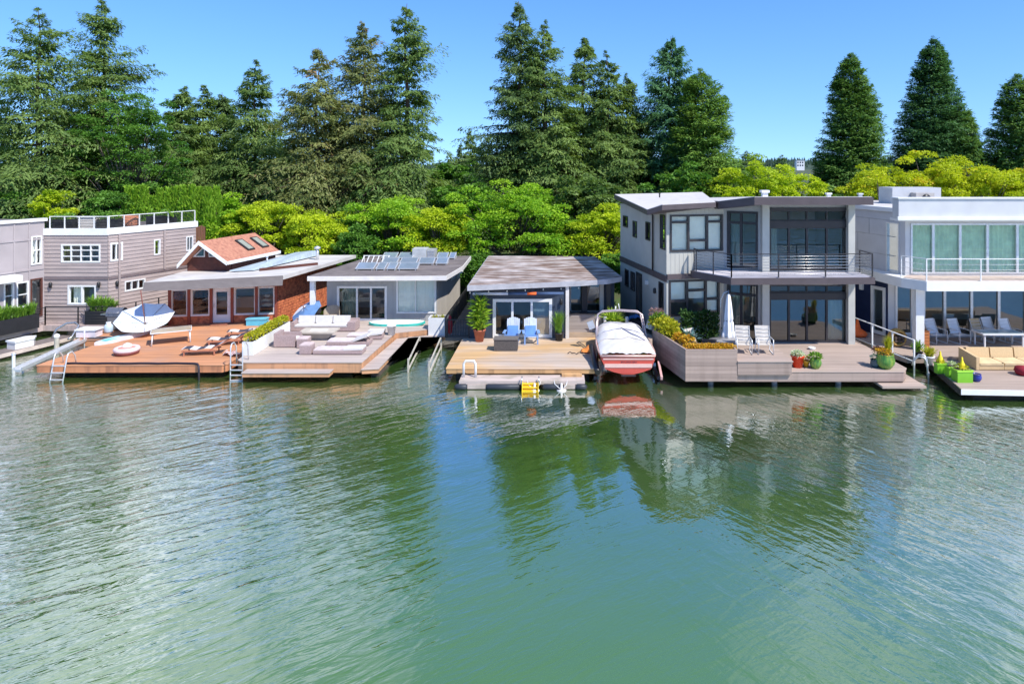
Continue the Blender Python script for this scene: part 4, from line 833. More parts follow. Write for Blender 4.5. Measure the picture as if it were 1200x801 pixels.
mb = MB(); u = S5.upx(766.5); mb.tube([S5.P(u, 7.0, .25), S5.P(u, 6.85, .2), S5.P(u, 6.7, .08), S5.P(u, 3.9, .08)], .045, 6); mb.build('downpipe', DTRIM, h5)
for px, py in ((768.5, 337),): p = S5.P(S5.upx(px), 2.9, .07); MB().lathe([(.02, -.15), (.08, -.12), (.08, .1), (.02, .14)], p, 10).build('wall_lamp', BLACK, h5)
mb = MB(); u = S5.upx(759); S5.box(mb, u - .12, u + .12, 3.0, 3.2, .0, .12); mb.build('wall_lamp', WHITE, h5)
# roofs
lp = [(X(719.6, 41.5), 41.5), (X(758, 32.6), 32.6), (X(776, 32.2), 32.2), (X(839, 32.9), 32.9), (9.0, 41.5)]; lz = [7.48, 7.12, 7.38, 7.47, 7.62]
MB().prism(lp, [z - .24 for z in lz], lz).build('fascia', FASC5, h5); c_ = Vector((6.2, 36)); MB().prism([tuple(c_ + (Vector(p) - c_) * .985) for p in lp], [z - .02 for z in lz], [z + .03 for z in lz]).build('roof', ROOF5, h5)
rp = [(7.9, 33.0), (9.16, 31.3), (14.62, 31.3), (14.62, 41.5), (7.7, 41.5)]; rz_ = [7.50, 7.79, 7.79, 7.25, 7.25]
MB().prism(rp, [z - .36 for z in rz_], rz_).build('fascia', FASC5, h5); c_ = Vector((11, 36)); MB().prism([tuple(c_ + (Vector(p) - c_) * .985) for p in rp], [z - .02 for z in rz_], [z + .025 for z in rz_]).build('roof', ROOF5, h5)
for lb, x, y, s in (('white square roof vent at the left of the modern house roof', X(896, 33.2), 33.2, 1.0), ('pair-sized low white vent in the middle of the modern house roof', X(971, 35), 35, .7), ('small white vent at the right end of the modern house roof', X(1008, 34), 34, .6)):
    zz = 7.81 - .054 * (y - 31.3); t = thing('roof_vent', lb, 'vent', (x, y, zz)); MB().box(-.13 * s, .13 * s, -.13 * s, .13 * s, 0, .22 * s).build('stack', WHITE, t, world=False); MB().box(-.19 * s, .19 * s, -.19 * s, .19 * s, .22 * s, .34 * s).build('cap', WHITE, t, world=False)
t = thing('roof_vent', 'thin vent pipe on the pale sloping roof', 'vent', (X(773, 38), 38, 7.4)); MB().tube([(0, 0, 0), (0, 0, .3)], .04, 8).build('pipe', DTRIM, t, world=False); MB().lathe([(.04, .28), (.07, .3), (0, .36)], (0, 0, 0), 8).build('cap', DTRIM, t, world=False)
# balcony
bp_ = [(6.62, 33.28), (6.67, 32.9), (7.98, 30.9), (14.6, 31.1), (14.6, 32.6), (14.04, 32.6), (9.9, 32.6), (8.4, 33.6)]
MB().prism(bp_, 3.84, 4.13).build('balcony', FASC5, h5); c_ = Vector((11, 32)); MB().prism([(6.8, 33.2), (6.8, 32.95), (8.05, 31.05), (14.5, 31.25), (14.5, 32.58), (9.9, 32.58), (8.4, 33.55)], 4.12, 4.16).build('balcony_floor', BALC, h5)
mb = MB(); rpts = [(6.78, 33.2), (6.82, 32.9), (8.03, 31.02), (14.52, 31.2), (14.52, 32.5)]; railing(rpts[:3], 4.16, 1.05, mb, .05, .05, 0, 1.2); railing(rpts[2:], 4.16, 1.05, mb, .05, .05, 0, 2.1); rl = mb.build('railing', DTRIM, h5)
mb = MB()
for a, b in zip(rpts, rpts[1:]):
    for k in range(7): mb.tube([(*a, 4.30 + k * .135), (*b, 4.30 + k * .135)], .012, 5)
mb.build('cables', STEEL, rl)

# ================================================================== 6: white house, right
h6 = thing('white_house', 'white metal clad house with tall green tinted glazing and white balcony', 'house', (20, 34, .62))
S6, F6, S6l, F6l = Fr((15.9, 37.6), (16.95, 33.0)), Fr((16.95, 33.0), (27, 33.0)), Fr((15.55, 37.2), (16.75, 34.3)), Fr((16.75, 34.3), (27, 34.3))
w6 = S6.rect(1039, 260.5, 1054, 320); dl6 = S6l.rect(1021, 335.5, 1038, 392); dl6 = (dl6[0], dl6[1], .66, min(3.3, dl6[3])); wl6 = F6l.rect(1049, 338, 1070, 396)
wl6 = (wl6[0], wl6[1], .75, 3.35); gl6 = (F6l.upx(1082), F6l.len - .3, .68, 3.45); gu6 = (F6.upx(1067), F6.len - .3, 4.02, 6.45)
mb = MB(); facade(mb, S6, 3.5, 6.95, [w6]); mb.build('wall', GMET, h6)
mb = MB()
for z in (4.75, 5.7, 6.5): S6.box(mb, .02, S6.len - .75, z, z + .03, -.005, .012)
for u, a, b in ((1.2, 4.75, 5.7), (2.4, 3.9, 4.75), (2.1, 5.7, 6.5)): S6.box(mb, u, u + .03, a + .03, b, -.005, .012)
mb.build('panel_joint', M('joint_strip', (.38, .39, .41), .6), h6)
mb = MB(); facade(mb, F6, 3.5, 6.95, [gu6]); facade(mb, F6l, .3, 3.6, [wl6, gl6]); facade(mb, Fr((27, 33), (27, 42)), .3, 6.95); facade(mb, Fr((27, 42), (15.9, 42)), .3, 6.95); facade(mb, Fr((15.9, 42), (15.9, 37.6)), .3, 6.95); mb.build('wall', WMET, h6)
mb = MB(); facade(mb, S6l, .3, 3.6, [dl6]); mb.build('wall', NAVY6, h6)
window(h6, S6, w6, ALU, GLASSG, fw=.06); window(h6, S6l, dl6, WHITE, GLASSD, fw=.16, name='door'); window(h6, F6l, wl6, WHITE, GLASSD, fw=.1)
def frac(fr, r, ps): return [(fr.upx(p) - r[0]) / (r[1] - r[0]) for p in ps]
window(h6, F6, gu6, ALU, GLASSG, cols=frac(F6, gu6, (1093.5, 1125, 1157, 1192, 1225)), fw=.08, bar=.12, name='glazing'); window(h6, F6l, gl6, ALU, GLASSD, cols=frac(F6l, gl6, (1107, 1138.5, 1170.5, 1202)), fw=.08, bar=.13, name='glazing')
curtain(h6, F6, gu6[0] + .05, gu6[1] - .05, 4.02, 6.42, M('pale_green_curtain', (.82, .90, .74), .9), -.16, .22, .04); curtain(h6, S6, w6[0] + .05, w6[1] - .05, w6[2], w6[3], CURT, -.3, .25, .03)
mb = MB(); mb.prism([(16.9, 34.35), (26.9, 34.35), (26.9, 41.9), (15.6, 41.9), (15.7, 37.1)], .5, .66); mb.prism([(17.05, 33.1), (26.9, 33.1), (26.9, 41.9), (16, 41.9), (16.05, 37.5)], 3.55, 3.93); mb.build('floor', INF, h6)
mb = MB(); mb.box(16.5, 26.9, 38.2, 38.3, .66, 3.5); mb.box(16.3, 26.9, 37, 37.1, 3.95, 6.9); mb.build('partition', INW, h6)
MB().prism([(15.85, 42), (15.8, 37.6), (16.85, 33.1), (27, 33.1), (27, 42)], 6.94, 7.12).build('roof', MEMB, h6)
mb = MB(); mb.prism([(16.2, 32.15), (27.2, 32.15), (27.2, 32.75), (16.2, 32.75)], 6.74, 7.68); mb.build('parapet', WMET, h6); mb = MB(); mb.box(16.1, 27.3, 32.02, 32.15, 6.68, 6.84); mb.box(16.15, 27.3, 32.08, 32.8, 7.68, 7.73); mb.box(16.2, 27.2, 32.16, 33.0, 6.62, 6.735); mb.build('parapet_trim', WHITE, h6)
mb = MB(); S6.box(mb, -.05, S6.len - .3, 6.95, 7.16, -.2, .12); mb.build('coping', WHITE, h6)
sp = [(15.5, 37.4), (16.35, 32.2), (17.0, 31.2), (27.2, 31.2), (27.2, 34.25), (16.8, 34.25)]; MB().prism(sp, 3.50, 3.94).build('balcony', WHITE, h6); MB().prism([(16.5, 32.3), (17.1, 31.35), (27.2, 31.35), (27.2, 32.95), (17, 32.95)], 3.93, 3.965).build('balcony_floor', M('tan_deck', (.50, .40, .34), .7), h6)
mb = MB(); rpts = [(16.45, 32.4), (17.05, 31.3), (27.0, 31.3)]; railing(rpts, 3.96, 1.0, mb, .045, .05, 0, 1.28 * 2); [mb.tube([(*a, 4.2 + k * .25), (*b, 4.2 + k * .25)], .01, 5) for k in range(3) for a, b in zip(rpts, rpts[1:])]; mb.build('railing', WHITE, h6)
MB().box(16.86, 17.25, 31.85, 32.2, .62, 3.5).build('pillar', WHITE, h6)
mb = MB(); u = S6l.upx(1010.5); S6l.box(mb, u - .1, u + .1, 2.75, 3.15, .0, .12); mb.build('wall_lamp', WHITE, h6)
t = thing('roof_unit', 'white box-like screen with a grey unit on the white house roof', 'roof unit', (20, 38, 7.12)); MB().box(18.75, 21.45, 37.9, 39.5, 7.12, 8.02).build('screen', WMET, t); MB().box(19.75, 20.75, 37.3, 37.88, 7.12, 7.75).build('casing', M('unit_beige', (.42, .39, .36), .5), t)
q = MB(); q.lathe([(.22, 0), (.24, .015), (.24, .03), (.0, .03)], (0, 0, 0), 16); m4 = Matrix.Translation((20.3, 37.3, 7.45)) @ Matrix.Rotation(R(90), 4, 'X'); MB()._m(q, m4).build('fan', BLACK, t)

# wooden fence on the bank
t = thing('wooden_fence', 'reddish brown board fence between the taupe house and the maples', 'fence', (X(245, 46), 46, .8)); mb = MB()
for k in range(9): mb.box(-1.7 + k * .16, -1.56 + k * .16, -.012, .012, 1.3, 4.4 + .04 * math.sin(k * 3))
mb.build('boards', M('fence_boards', (.24, .11, .065), .85, .25, 3, (5, 5, .6)), t, world=False); mb = MB(); [MB().box(-1.65 + k * 1.3 - .05, -1.65 + k * 1.3 + .05, .02, .12, 0, 4.3).build('post', BROWN, t, world=False) for k in range(2)]
# ------------------------------------------------------------------ decks
DK2 = M('terracotta_deck', (.55, .255, .125), .7, .12, 1.5, (.4, 4, 1), plank=(1, .14), pvar=.13, bump=.2, bscale=12, col2=(.47, .245, .15), c2lo=.48, c2hi=.7, c2scale=.5)
DK2F = M('terracotta_fascia', (.50, .21, .10), .7, .12, 1.5, (.4, 4, 4), col2=(.33, .14, .075), c2scale=1.6, c2stretch=(2, 2, .25), c2lo=.5, c2hi=.68)
DK3 = M('greyed_deck', (.47, .395, .345), .75, .10, 1.5, (.4, 4, 1), plank=(1, .14), pvar=.10, bump=.2, bscale=12, col2=(.44, .36, .32), c2scale=.5)
DK3F = M('orange_fascia', (.52, .27, .14), .7, .14, 1.5, (.4, 4, 4), col2=(.34, .19, .11), c2scale=1.6, c2stretch=(2, 2, .25), c2lo=.5, c2hi=.68)
DK4 = M('golden_deck', (.56, .355, .17), .7, .14, 1.2, (.4, 5, 1), plank=(1, .14), pvar=.12, bump=.2, bscale=12, col2=(.50, .40, .32), c2lo=.42, c2hi=.62, c2scale=.45, c2stretch=(.6, 1.3, 1))
DK4F = M('golden_fascia', (.56, .33, .15), .7, .14, 1.2, (.4, 5, 5), col2=(.36, .21, .10), c2scale=1.6, c2stretch=(2, 2, .25), c2lo=.5, c2hi=.68)
DK5 = M('pinkish_composite_deck', (.415, .322, .268), .7, .07, 1.2, (.4, 4, 1), plank=(1, .14), pvar=.11, bump=.15, bscale=12, col2=(.38, .30, .25), c2lo=.48, c2hi=.7, c2scale=.6)
DK5F = M('pinkish_composite_boards', (.345, .258, .215), .7, .08, 1.2, (.4, 4, 4), plank=(2, .16), pvar=.12, seam=.6, col2=(.27, .20, .165), c2scale=1.2, c2stretch=(2, 2, .2), c2lo=.52, c2hi=.72)
DK6 = M('brown_composite_deck', (.38, .295, .24), .7, .08, 1.2, (.4, 4, 1), plank=(1, .14), pvar=.08, bump=.15, bscale=12)
LOG = M('wet_float_logs', (.055, .042, .032), .85, .25, 2)
PALEW = M('pale_float_boards', (.50, .41, .36), .8, .16, 1.5, (.4, 4, 4), col2=(.33, .28, .22), c2scale=1.5, c2lo=.5, c2hi=.7)
def deck(name, lb, poly, top, fas, mat, fmat, floats=(), ):
    """Boards on top, a fascia round the rim a little inside them, floats in the water."""
    c = sum((Vector(p) for p in poly), Vector((0, 0))) / len(poly); t = thing(name, lb, 'deck', (c.x, c.y, 0))
    MB().prism(poly, top - .035, top).build('planks', mat, t)
    ins = [tuple(Vector(p) + (c - Vector(p)).normalized() * .03) for p in poly]; MB().prism(ins, top - fas, top - .036).build('fascia', fmat, t)
    for x0, x1, y in floats: MB().tube([(x0, y, .08), (x1, y, .08)], .26, 10).build('float', LOG, t)
    return t
deck('terracotta_deck', 'orange terracotta deck in front of the red shingle house', [(-22.45, 29.55), (-14.42, 29.6), (-14.25, 29.8), (-14.25, 37.9), (-15.4, 37.85), (-20.9, 36.95), (-22.1, 36.95), (-22.2, 33)], .6, .33, DK2, DK2F, ((-21.9, -14.7, 30.6), (-21.8, -14.7, 33.5)))
t = deck('terracotta_platform', 'small orange deck extension beside the taupe house', [(-23.9, 33.9), (-22.24, 33.9), (-22.14, 36.95), (-23.6, 36.95)], .6, .33, DK2, DK2F, ((-23.7, -22.4, 35),))
deck('grey_deck', 'greyish lounge deck before the solar house, orange edge boards', [(-13.5, 29.5), (-8.33, 29.5), (-8.09, 34.75), (-6.55, 35.5), (-6.45, 37.38), (-12.5, 37.38), (-13.9, 37.38), (-13.9, 29.9)], .75, .46, DK3, DK3F, ((-13, -9, 30.6), (-13, -9, 34)))
t = thing('deck_step', 'lower walkway of grey boards wrapping the right side of the lounge deck', 'deck', (-7.5, 33, 0)); pl = [(-8.36, 29.45), (-7.62, 29.6), (-7.5, 35.1), (-5.25, 35.2), (-5.25, 36.2), (-6.5, 36.3), (-6.5, 35.45), (-8.03, 34.7)]; MB().prism(pl, .42, .455).build('planks', DK3, t); c_ = Vector((-7.6, 34)); MB().prism([(-8.33, 29.5), (-7.66, 29.63), (-7.54, 35.14), (-5.3, 35.24), (-5.3, 36.15), (-6.5, 36.25), (-6.5, 35.5), (-8.0, 34.75)], .24, .419).build('fascia', DK3F, t); MB().tube([(-7.85, 29.9, .06), (-7.7, 35.3, .06)], .2, 8).build('float', LOG, t)
t = thing('deck_step', 'low boarding step along the front of the lounge deck', 'deck', (-11.4, 29.3, 0)); MB().box(-13.3, -9.55, 28.95, 29.52, .42, .455).build('planks', DK3, t); MB().box(-13.27, -9.58, 28.98, 29.5, .26, .419).build('fascia', DK3F, t)
deck('golden_deck', 'golden wooden deck in front of the navy cottage', [(-4.64, 29.1), (1.75, 29.1), (2.4, 36.55), (.56, 36.55), (.5, 34.18), (-4.6, 34.18)], .6, .23, DK4, DK4F, ((-4.3, 1.5, 29.9), (-4.3, 1.5, 32.5)))
t = thing('swim_float', 'low pale swim float with black tubes before the golden deck', 'float', (-1.3, 28.7, 0)); MB().box(-3.95, 1.25, 28.2, 29.05, .20, .34).build('planks', PALEW, t); mb = MB(); [mb.box(a, b, 28.16, 28.6, .03, .199) for a, b in ((-3.6, -2.85), (-1.15, -.7), (.38, .85))]; mb.build('frame', PALEW, t)
for a, b in ((-4.1, -3.62), (-2.83, -1.42), (-.5, .36), (.87, 1.3)): MB().tube([(a, 28.25, .10), (a + .06, 28.2, .10), (b - .06, 28.2, .10), (b, 28.25, .10)], [.08, .13, .13, .08], 12).build('tube', M('black_rubber', (.03, .035, .045), .5), t)
MB().box(.3, 1.15, 28.75, 29.08, .34, .44).build('step', DK4F, t)
t = thing('swim_steps', 'bright yellow swim steps hanging from the pale float', 'ladder', (-1.0, 28.1, 0)); YELP = M('yellow_plastic', (.80, .52, .02), .45); mb = MB()
for k in range(4): mb.box(-.31, .31, -.04 - .10 * k, .08 - .10 * k, .24 - .12 * k, .28 - .12 * k)
mb.plate([(-.31, .06, .27), (.31, .06, .27), (.31, -.26, -.2), (-.31, -.26, -.2)], (0, .02, .01)); mb.build('tread', YELP, t, world=False); mb = MB(); [mb.plate([(s, .1, .36), (s, -.05, .36), (s, -.45, -.22), (s, -.30, -.22)], (.03, 0, 0)) for s in (-.34, .31)]; mb.build('side', YELP, t, world=False)
mb = MB(); [mb.tube([(s, -.1, .2), (s, 0, .5), (s, .12, .52), (s, .2, .34)], .025, 6) for s in (-.35, .35)]; mb.build('handrail', STEEL, t, world=False)
for i, px in enumerate((626.5, 658)):
    t = thing('mooring_line', ('white rope and small disc float hanging left of the right end of the swim float', 'white rope and small disc float nearest the boat')[i], 'rope', (X(px, 28.05), 28.05, .0)); mb = MB(); mb.tube([(-.3, .2, .35), (-.28, .05, .25), (-.1, .0, .1), (0, 0, .06)], .015, 5); mb.tube([(.25, .2, .35), (.2, .05, .22), (.05, 0, .06)], .015, 5); mb.build('rope', WHITE, t, world=False); MB().lathe([(0, -.03), (.2, -.02), (.2, .03), (.05, .05), (.04, .3), (0, .31)], (0, 0, 0), 14).build('disc', OFFW, t, world=False)
t = thing('hand_loop', 'white bent pipe handrail at the left end of the swim float', 'handrail', (-3.55, 28.75, .34)); mb = MB(); mb.tube([(-.28, 0, 0), (-.28, 0, .55), (-.2, 0, .68), (.15, 0, .68), (.22, 0, .55), (.22, 0, 0)], .05, 8); mb.build('pipe', WHITE, t, world=False)

# deck 5: composite deck, raised platform, L-shaped planter
t = deck('composite_deck', 'pinkish grey composite deck of the modern house, its front edge low over the water', [(5.41, 28.3), (14.5, 28.3), (14.85, 28.8), (14.7, 34.2), (14.36, 34.2), (14.36, 32.9), (9.95, 32.9), (8.38, 33.76), (5.42, 33.15), (4.2, 36), (3.5, 36), (4.7, 31.3)], .7, .42, DK5, DK5F, ())
mb = MB(); [mb.tube([(a, 28.9, -.2), (a, 28.9, .3)], .12, 10) for a in (6.6, 9.3, 12, 14)]; mb.build('pile', M('grey_pile', (.30, .30, .29), .8), t)
MB().box(13.4, 15.2, 27.9, 29.6, .13, .22).build('lower_step', DK5, t)
t = thing('deck_platform', 'raised boarded platform with two sling chairs on the composite deck', 'platform', (8.6, 29, .7)); MB().box(7.56, 9.85, 28.16, 30.1, 1.13, 1.165).build('planks', DK5, t); MB().box(7.56, 9.80, 28.20, 30.08, .60, 1.129).build('side', DK5F, t)
t = thing('deck_planter', 'large boarded planter of orange and yellow plants at the deck corner', 'planter', (6, 29.5, .3)); 
mb = MB(); mb.prism([(5.41, 28.22), (7.55, 28.22), (7.55, 28.28), (5.46, 28.28)], .33, 1.64); mb.prism([(5.41, 28.2), (5.47, 28.29), (4.62, 31.9), (4.56, 31.88)], .33, 1.64); mb.prism([(6.05, 29.25), (7.55, 29.25), (7.55, 29.31), (6.05, 29.31)], .7, 1.62); mb.prism([(6.05, 29.27), (6.1, 29.3), (5.3, 32.0), (5.24, 31.98)], .7, 1.62); mb.prism([(7.49, 28.29), (7.55, 28.29), (7.55, 29.24), (7.49, 29.24)], .7, 1.63); mb.prism([(4.63, 31.85), (5.28, 31.95), (5.27, 32.0), (4.6, 31.91)], .7, 1.6); mb.build('side', DK5F, t)
MB().prism([(5.5, 28.3), (7.48, 28.3), (7.48, 29.24), (6.1, 29.24), (5.3, 31.9), (4.68, 31.8)], 1.2, 1.5).build('soil', M('planter_soil', (.06, .04, .03), .95), t)
tc = abs_loc(t)
for i in range(7): bush('plant', YOR, t, (5.7 + i * .27 - tc.x, 28.75 - tc.y, 1.54 - tc.z), .32, 260, .10, 400 + i, .5)
for i in range(4): bush('plant', YOR if i < 2 else YEL, t, (5.72 - .2 * i - tc.x, 29.5 + .55 * i - tc.y, 1.62 - tc.z), .36, 240, .11, 410 + i, .7)
for i in range(5): bush('plant', YEL, t, (5.15 - .09 * i + (i % 2) * .18 - tc.x, 30.7 + .28 * i - tc.y, 1.85 - tc.z), .42, 420, .12, 420 + i, 1.0)
bush('plant', GRN, t, (4.85 - tc.x, 31.75 - tc.y, 2.0 - tc.z), .4, 300, .12, 430, 1.0); bush('plant', leaf_mat('plum_grass', (.25, .14, .16), (.42, .28, .28)), t, (4.75 - tc.x, 31.95 - tc.y, 2.3 - tc.z), .3, 160, .12, 431, 1.0)
tuft('plant', BLU, t, (5.95 - tc.x, 30.0 - tc.y, 1.5 - tc.z), 40, .6, .4, .12, 432, 1.2)
t = thing('clipped_hedge', 'dark green clipped hedge below the modern house windows', 'hedge', (6.9, 32.45, .7)); bush('foliage', DRK, t, (0, .0, .8), .5, 3600, .13, 433, box=(.88, .3, .78)); mb = MB(); [mb.tube([(x, 0, 0), (x, .05, 1.3)], .03, 5) for x in (-.6, -.2, .2, .6)]; mb.build('stem', BARK, t, world=False)

# deck 6
pl = [(15.96, 26.8), (27, 26.2), (27, 30.8), (17.0, 30.8), (16.75, 30.8)]
t = deck('brown_deck', 'brown lower deck with white edge in front of the white house', pl, .45, .12, DK6, DK6, ((16.6, 26, 27.3), (17.2, 26, 29.5)))
MB().prism([(15.92, 26.74), (27, 26.12), (27, 26.19), (15.97, 26.81)], .26, .462).build('edge', WHITE, t); MB().prism([(15.93, 26.82), (15.98, 26.82), (16.80, 30.8), (16.75, 30.8)], .22, .462).build('edge', DTRIM, t)
deck('brown_terrace', 'upper brown terrace under the white balcony', [(16.75, 30.82), (27, 30.82), (27, 34.28), (16.78, 34.28), (15.5, 36.9), (14.9, 36.9), (14.9, 33.9), (15.9, 30.82)], .62, .3, DK6, DK6, ((17, 26, 31.5), (17, 26, 33.5)))
t = thing('ramp_railing', 'white metal ramp railing between the modern and white houses', 'railing', (15.3, 32, .6)); mb = MB(); a, b = (14.85, 33.9), (15.85, 30.1); railing([(*a, .62), (*b, .45)], .62, 1.1, mb, .06, .06, 0, 1.33); mb.tube([(*a, .72), (*b, .6)], .025, 6); mb.tube([(15.85, 30.1, 1.5), (15.85, 30.1, -.2)], .035, 8); mb.build('rail', WHITE, t)

# ------------------------------------------------------------------ furniture and loose things
WICK = M('pinkish_wicker', (.37, .275, .26), .85, .2, 25, bump=.01, bscale=40); CUSH = M('white_cushions', (.60, .57, .545), .95, .06, 4); DARKW = M('dark_wicker', (.09, .08, .075), .85, .45, 30, bump=.01, bscale=45)
def cushion(mb, x0, x1, y0, y1, z0, z1, r=.05):
    """A box with rounded rim and a slightly domed top."""
    def fn(i, j):
        u, v = -1 + 2 * i, -1 + 2 * j; e = lambda q: math.copysign(1 - (1 - abs(q)) ** 2 if abs(q) > .0 else 0, q); zz = z1 - r * (max(abs(u), abs(v)) ** 8)
        return (x0 + (x1 - x0) * (u + 1) / 2, y0 + (y1 - y0) * (v + 1) / 2, zz)
    mb.grid(fn, 8, 8); mb.box(x0, x1, y0, y1, z0, z1 - r)
# H3 lounge
t = thing('outdoor_sofa', 'long pinkish wicker sofa with three white cushions on the lounge deck', 'sofa', (-11.85, 35.3, .75)); mb = MB(); mb.box(-1.65, 1.65, -.4, .45, .05, .30); mb.box(-1.65, 1.65, .28, .45, .30, .62); mb.box(-1.65, -1.47, -.4, .28, .30, .56); mb.box(1.25, 1.65, -.4, .28, .30, .56); mb.build('frame', WICK, t, world=False)
for i in range(3): mb = MB(); cushion(mb, -1.45 + i * .9, -.57 + i * .9, -.42, .12, .30, .44); mb.build('seat', CUSH, t, world=False); mb = MB(); mb.obox((-1.01 + i * .9, .2, .62), (.86, .15, .42), 0, R(-14)); mb.build('back_cushion', CUSH, t, world=False)
t.scale = (1, 1, .86)
t = thing('fire_table', 'stone topped coffee table with tapered grey base', 'table', (-11.55, 33.5, .75)); mb = MB(); mb.prism([(-.45, -.22), (.45, -.22), (.45, .22), (-.45, .22)], 0, .02); v = [(-.42, -.2, 0), (.42, -.2, 0), (.42, .2, 0), (-.42, .2, 0), (-.75, -.42, .36), (.75, -.42, .36), (.75, .42, .36), (-.75, .42, .36)]; mb.add(v, [(3, 2, 1, 0), (4, 5, 6, 7), (0, 1, 5, 4), (1, 2, 6, 5), (2, 3, 7, 6), (3, 0, 4, 7)]); mb.build('base', M('stone_base', (.34, .32, .29), .8), t, world=False)
mb = MB(); mb.box(-.86, .86, -.5, .5, .361, .43); mb.build('table_top', M('stone_top', (.52, .46, .38), .6, .12), t, world=False); mb = MB(); mb.box(-.4, .4, -.14, .14, .431, .46); mb.build('burner_cover', WHITE, t, world=False)
t = thing('wicker_armchair', 'boxy wicker armchair facing the coffee table', 'chair', (-12.6, 32.25, .75)); mb = MB(); mb.box(-.5, .5, -.42, .42, .04, .3); mb.box(-.5, -.34, -.42, .42, .3, .66); mb.box(-.34, .5, -.42, -.3, .3, .56); mb.box(-.34, .5, .3, .42, .3, .56); mb.build('frame', WICK, t, world=False); mb = MB(); cushion(mb, -.33, .52, -.29, .29, .3, .42); mb.build('seat', CUSH, t, world=False)
def ottoman(x, y, s, lb): t = thing('ottoman', lb, 'ottoman', (x, y, .75)); MB().box(-s / 2, s / 2, -s / 2, s / 2, .03, .40).build('base', WICK, t, world=False); mb = MB(); cushion(mb, -s / 2, s / 2, -s / 2, s / 2, .40, .48, .03); mb.build('cushion', M('pink_cushion', (.55, .44, .42), .95), t, world=False)
ottoman(-11.2, 30.9, .52, 'small cube wicker ottoman nearest the water'); ottoman(-11.75, 32.0, .5, 'low wicker ottoman between the armchair and coffee table')
def chaise(x, y, l, wd, back, lb, rz=0, z=.75):
    t = thing('chaise_longue', lb, 'chaise longue', (x, y, z), rz); t.scale = (1, 1, .82); f = l * .62; mb = MB(); mb.box(-l / 2, l / 2, -wd / 2, wd / 2, .05, .22); mb.build('frame', WICK, t, world=False)
    mb = MB(); cushion(mb, -l / 2 + .02, -l / 2 + f, -wd / 2 + .03, wd / 2 - .03, .221, .31, .03); mb.build('seat', M('pale_pink_cushion', (.62, .53, .51), .95), t, world=False)
    a = R(back); mb = MB(); mb.obox((-l / 2 + f + (l - f) / 2 * math.cos(a), 0, .27 + (l - f) / 2 * math.sin(a)), (l - f, wd - .06, .09), 0, 0, -a); mb.build('backrest', CUSH, t, world=False)
    mb = MB(); [mb.beam((-l / 2 + f + (l - f) * .6 * math.cos(a), s, .24 + (l - f) * .6 * math.sin(a)), (l / 2 - .1, s, .2), .03) for s in (-wd / 3, wd / 3)]; mb.build('strut', DTRIM, t, world=False)
chaise(-9.75, 31.0, 2.2, .75, 2, 'flat wicker chaise along the front of the lounge deck'); chaise(-9.75, 32.5, 2.0, .75, 24, 'wicker chaise with its back raised in the middle of the lounge deck'); chaise(-9.3, 33.6, 1.7, .7, 8, 'wicker chaise at the rear right of the lounge deck', R(4))
t = thing('side_table', 'low flat wooden table near the raised edge of the lounge deck', 'table', (-8.95, 34.35, .75)); MB().box(-.4, .4, -.25, .25, .2, .24).build('table_top', OFFW, t, world=False); [MB().box(sx - .02, sx + .02, sy - .02, sy + .02, 0, .2).build('leg', OFFW, t, world=False) for sx in (-.36, .36) for sy in (-.2, .2)]
t = thing('white_bucket', 'white tub with a dark bag by the deck corner', 'bucket', (-8.2, 34.3, .75)); MB().lathe([(0, 0), (.16, 0), (.22, .45), (.24, .45), (.24, .48), (.2, .48), (.15, .05), (0, .05)], (0, 0, 0), 18).build('tub', WHITE, t, world=False); MB().lathe([(0, 0), (.16, .02), (.18, .12), (.08, .22), (0, .24)], (-.5, .05, 0), 12).build('bag', DARKW, t, world=False)
def board(name, lb, c, rz, l, wd, th, top, edge, z, tilt=0, pad=None):
    t = thing(name, lb, 'paddle board', (*c, z), rz); prof = [(-1, 0), (-.93, .32), (-.8, .62), (-.5, .93), (0, 1), (.4, .95), (.75, .72), (.92, .4), (1, .02)]
    o = [(u * l / 2, v * wd / 2) for u, v in prof] + [(u * l / 2, -v * wd / 2) for u, v in reversed(prof[1:-1])]; rk = [.10 * max(0, p[0] / (l / 2) - .4) ** 2 + .0 for p in o]
    mb = MB(); mb.prism(o, rk, [th + r for r in rk]); b = mb.build('hull', edge, t, world=False); i = [(x * .97, y * .9) for x, y in o]; mb = MB(); mb.prism(i, [th + r + .001 for r in rk], [th + r + .008 for r in rk]); mb.build('deck_skin', top, t, world=False)
    if pad: mb = MB(); mb.prism([(-l * .36, -wd * .3), (l * .08, -wd * .38), (l * .08, wd * .38), (-l * .36, wd * .3)], th + .0095, th + .014); mb.build('pad', pad, t, world=False)
    t.rotation_euler = (tilt, 0, rz); return t
board('surfboard', 'white paddle board with teal edge lying against the solar house front', (-8.4, 36.4), R(1), 3.0, .72, .12, M('board_white', (.74, .76, .73), .3), M('board_teal', (.05, .50, .42), .35), .80, R(10))
t = thing('wicker_chair', 'light wicker bucket chair beside the white sliding door', 'chair', (-12.0, 36.75, .75)); WK2 = M('beige_wicker', (.42, .36, .28), .9, .25, 25); mb = MB(); mb.lathe([(0, .3), (.34, .3), (.40, .42), (.33, .42), (0, .42)], (0, 0, 0), 16); mb.build('seat', WK2, t, world=False); mb = MB(); mb.grid(lambda i, j: (.42 * math.cos(math.pi * (i * 1.1 - .05)), .42 * math.sin(math.pi * (i * 1.1 - .05)), .42 + .5 * j * (.55 + .45 * math.sin(math.pi * i))), 16, 3); mb.build('backrest', WK2, t, world=False); [MB().tube([(.22 * sx, .22 * sy, .31), (.3 * sx, .3 * sy, 0)], .02, 6).build('leg', DTRIM, t, world=False) for sx in (-1, 1) for sy in (-1, 1)]
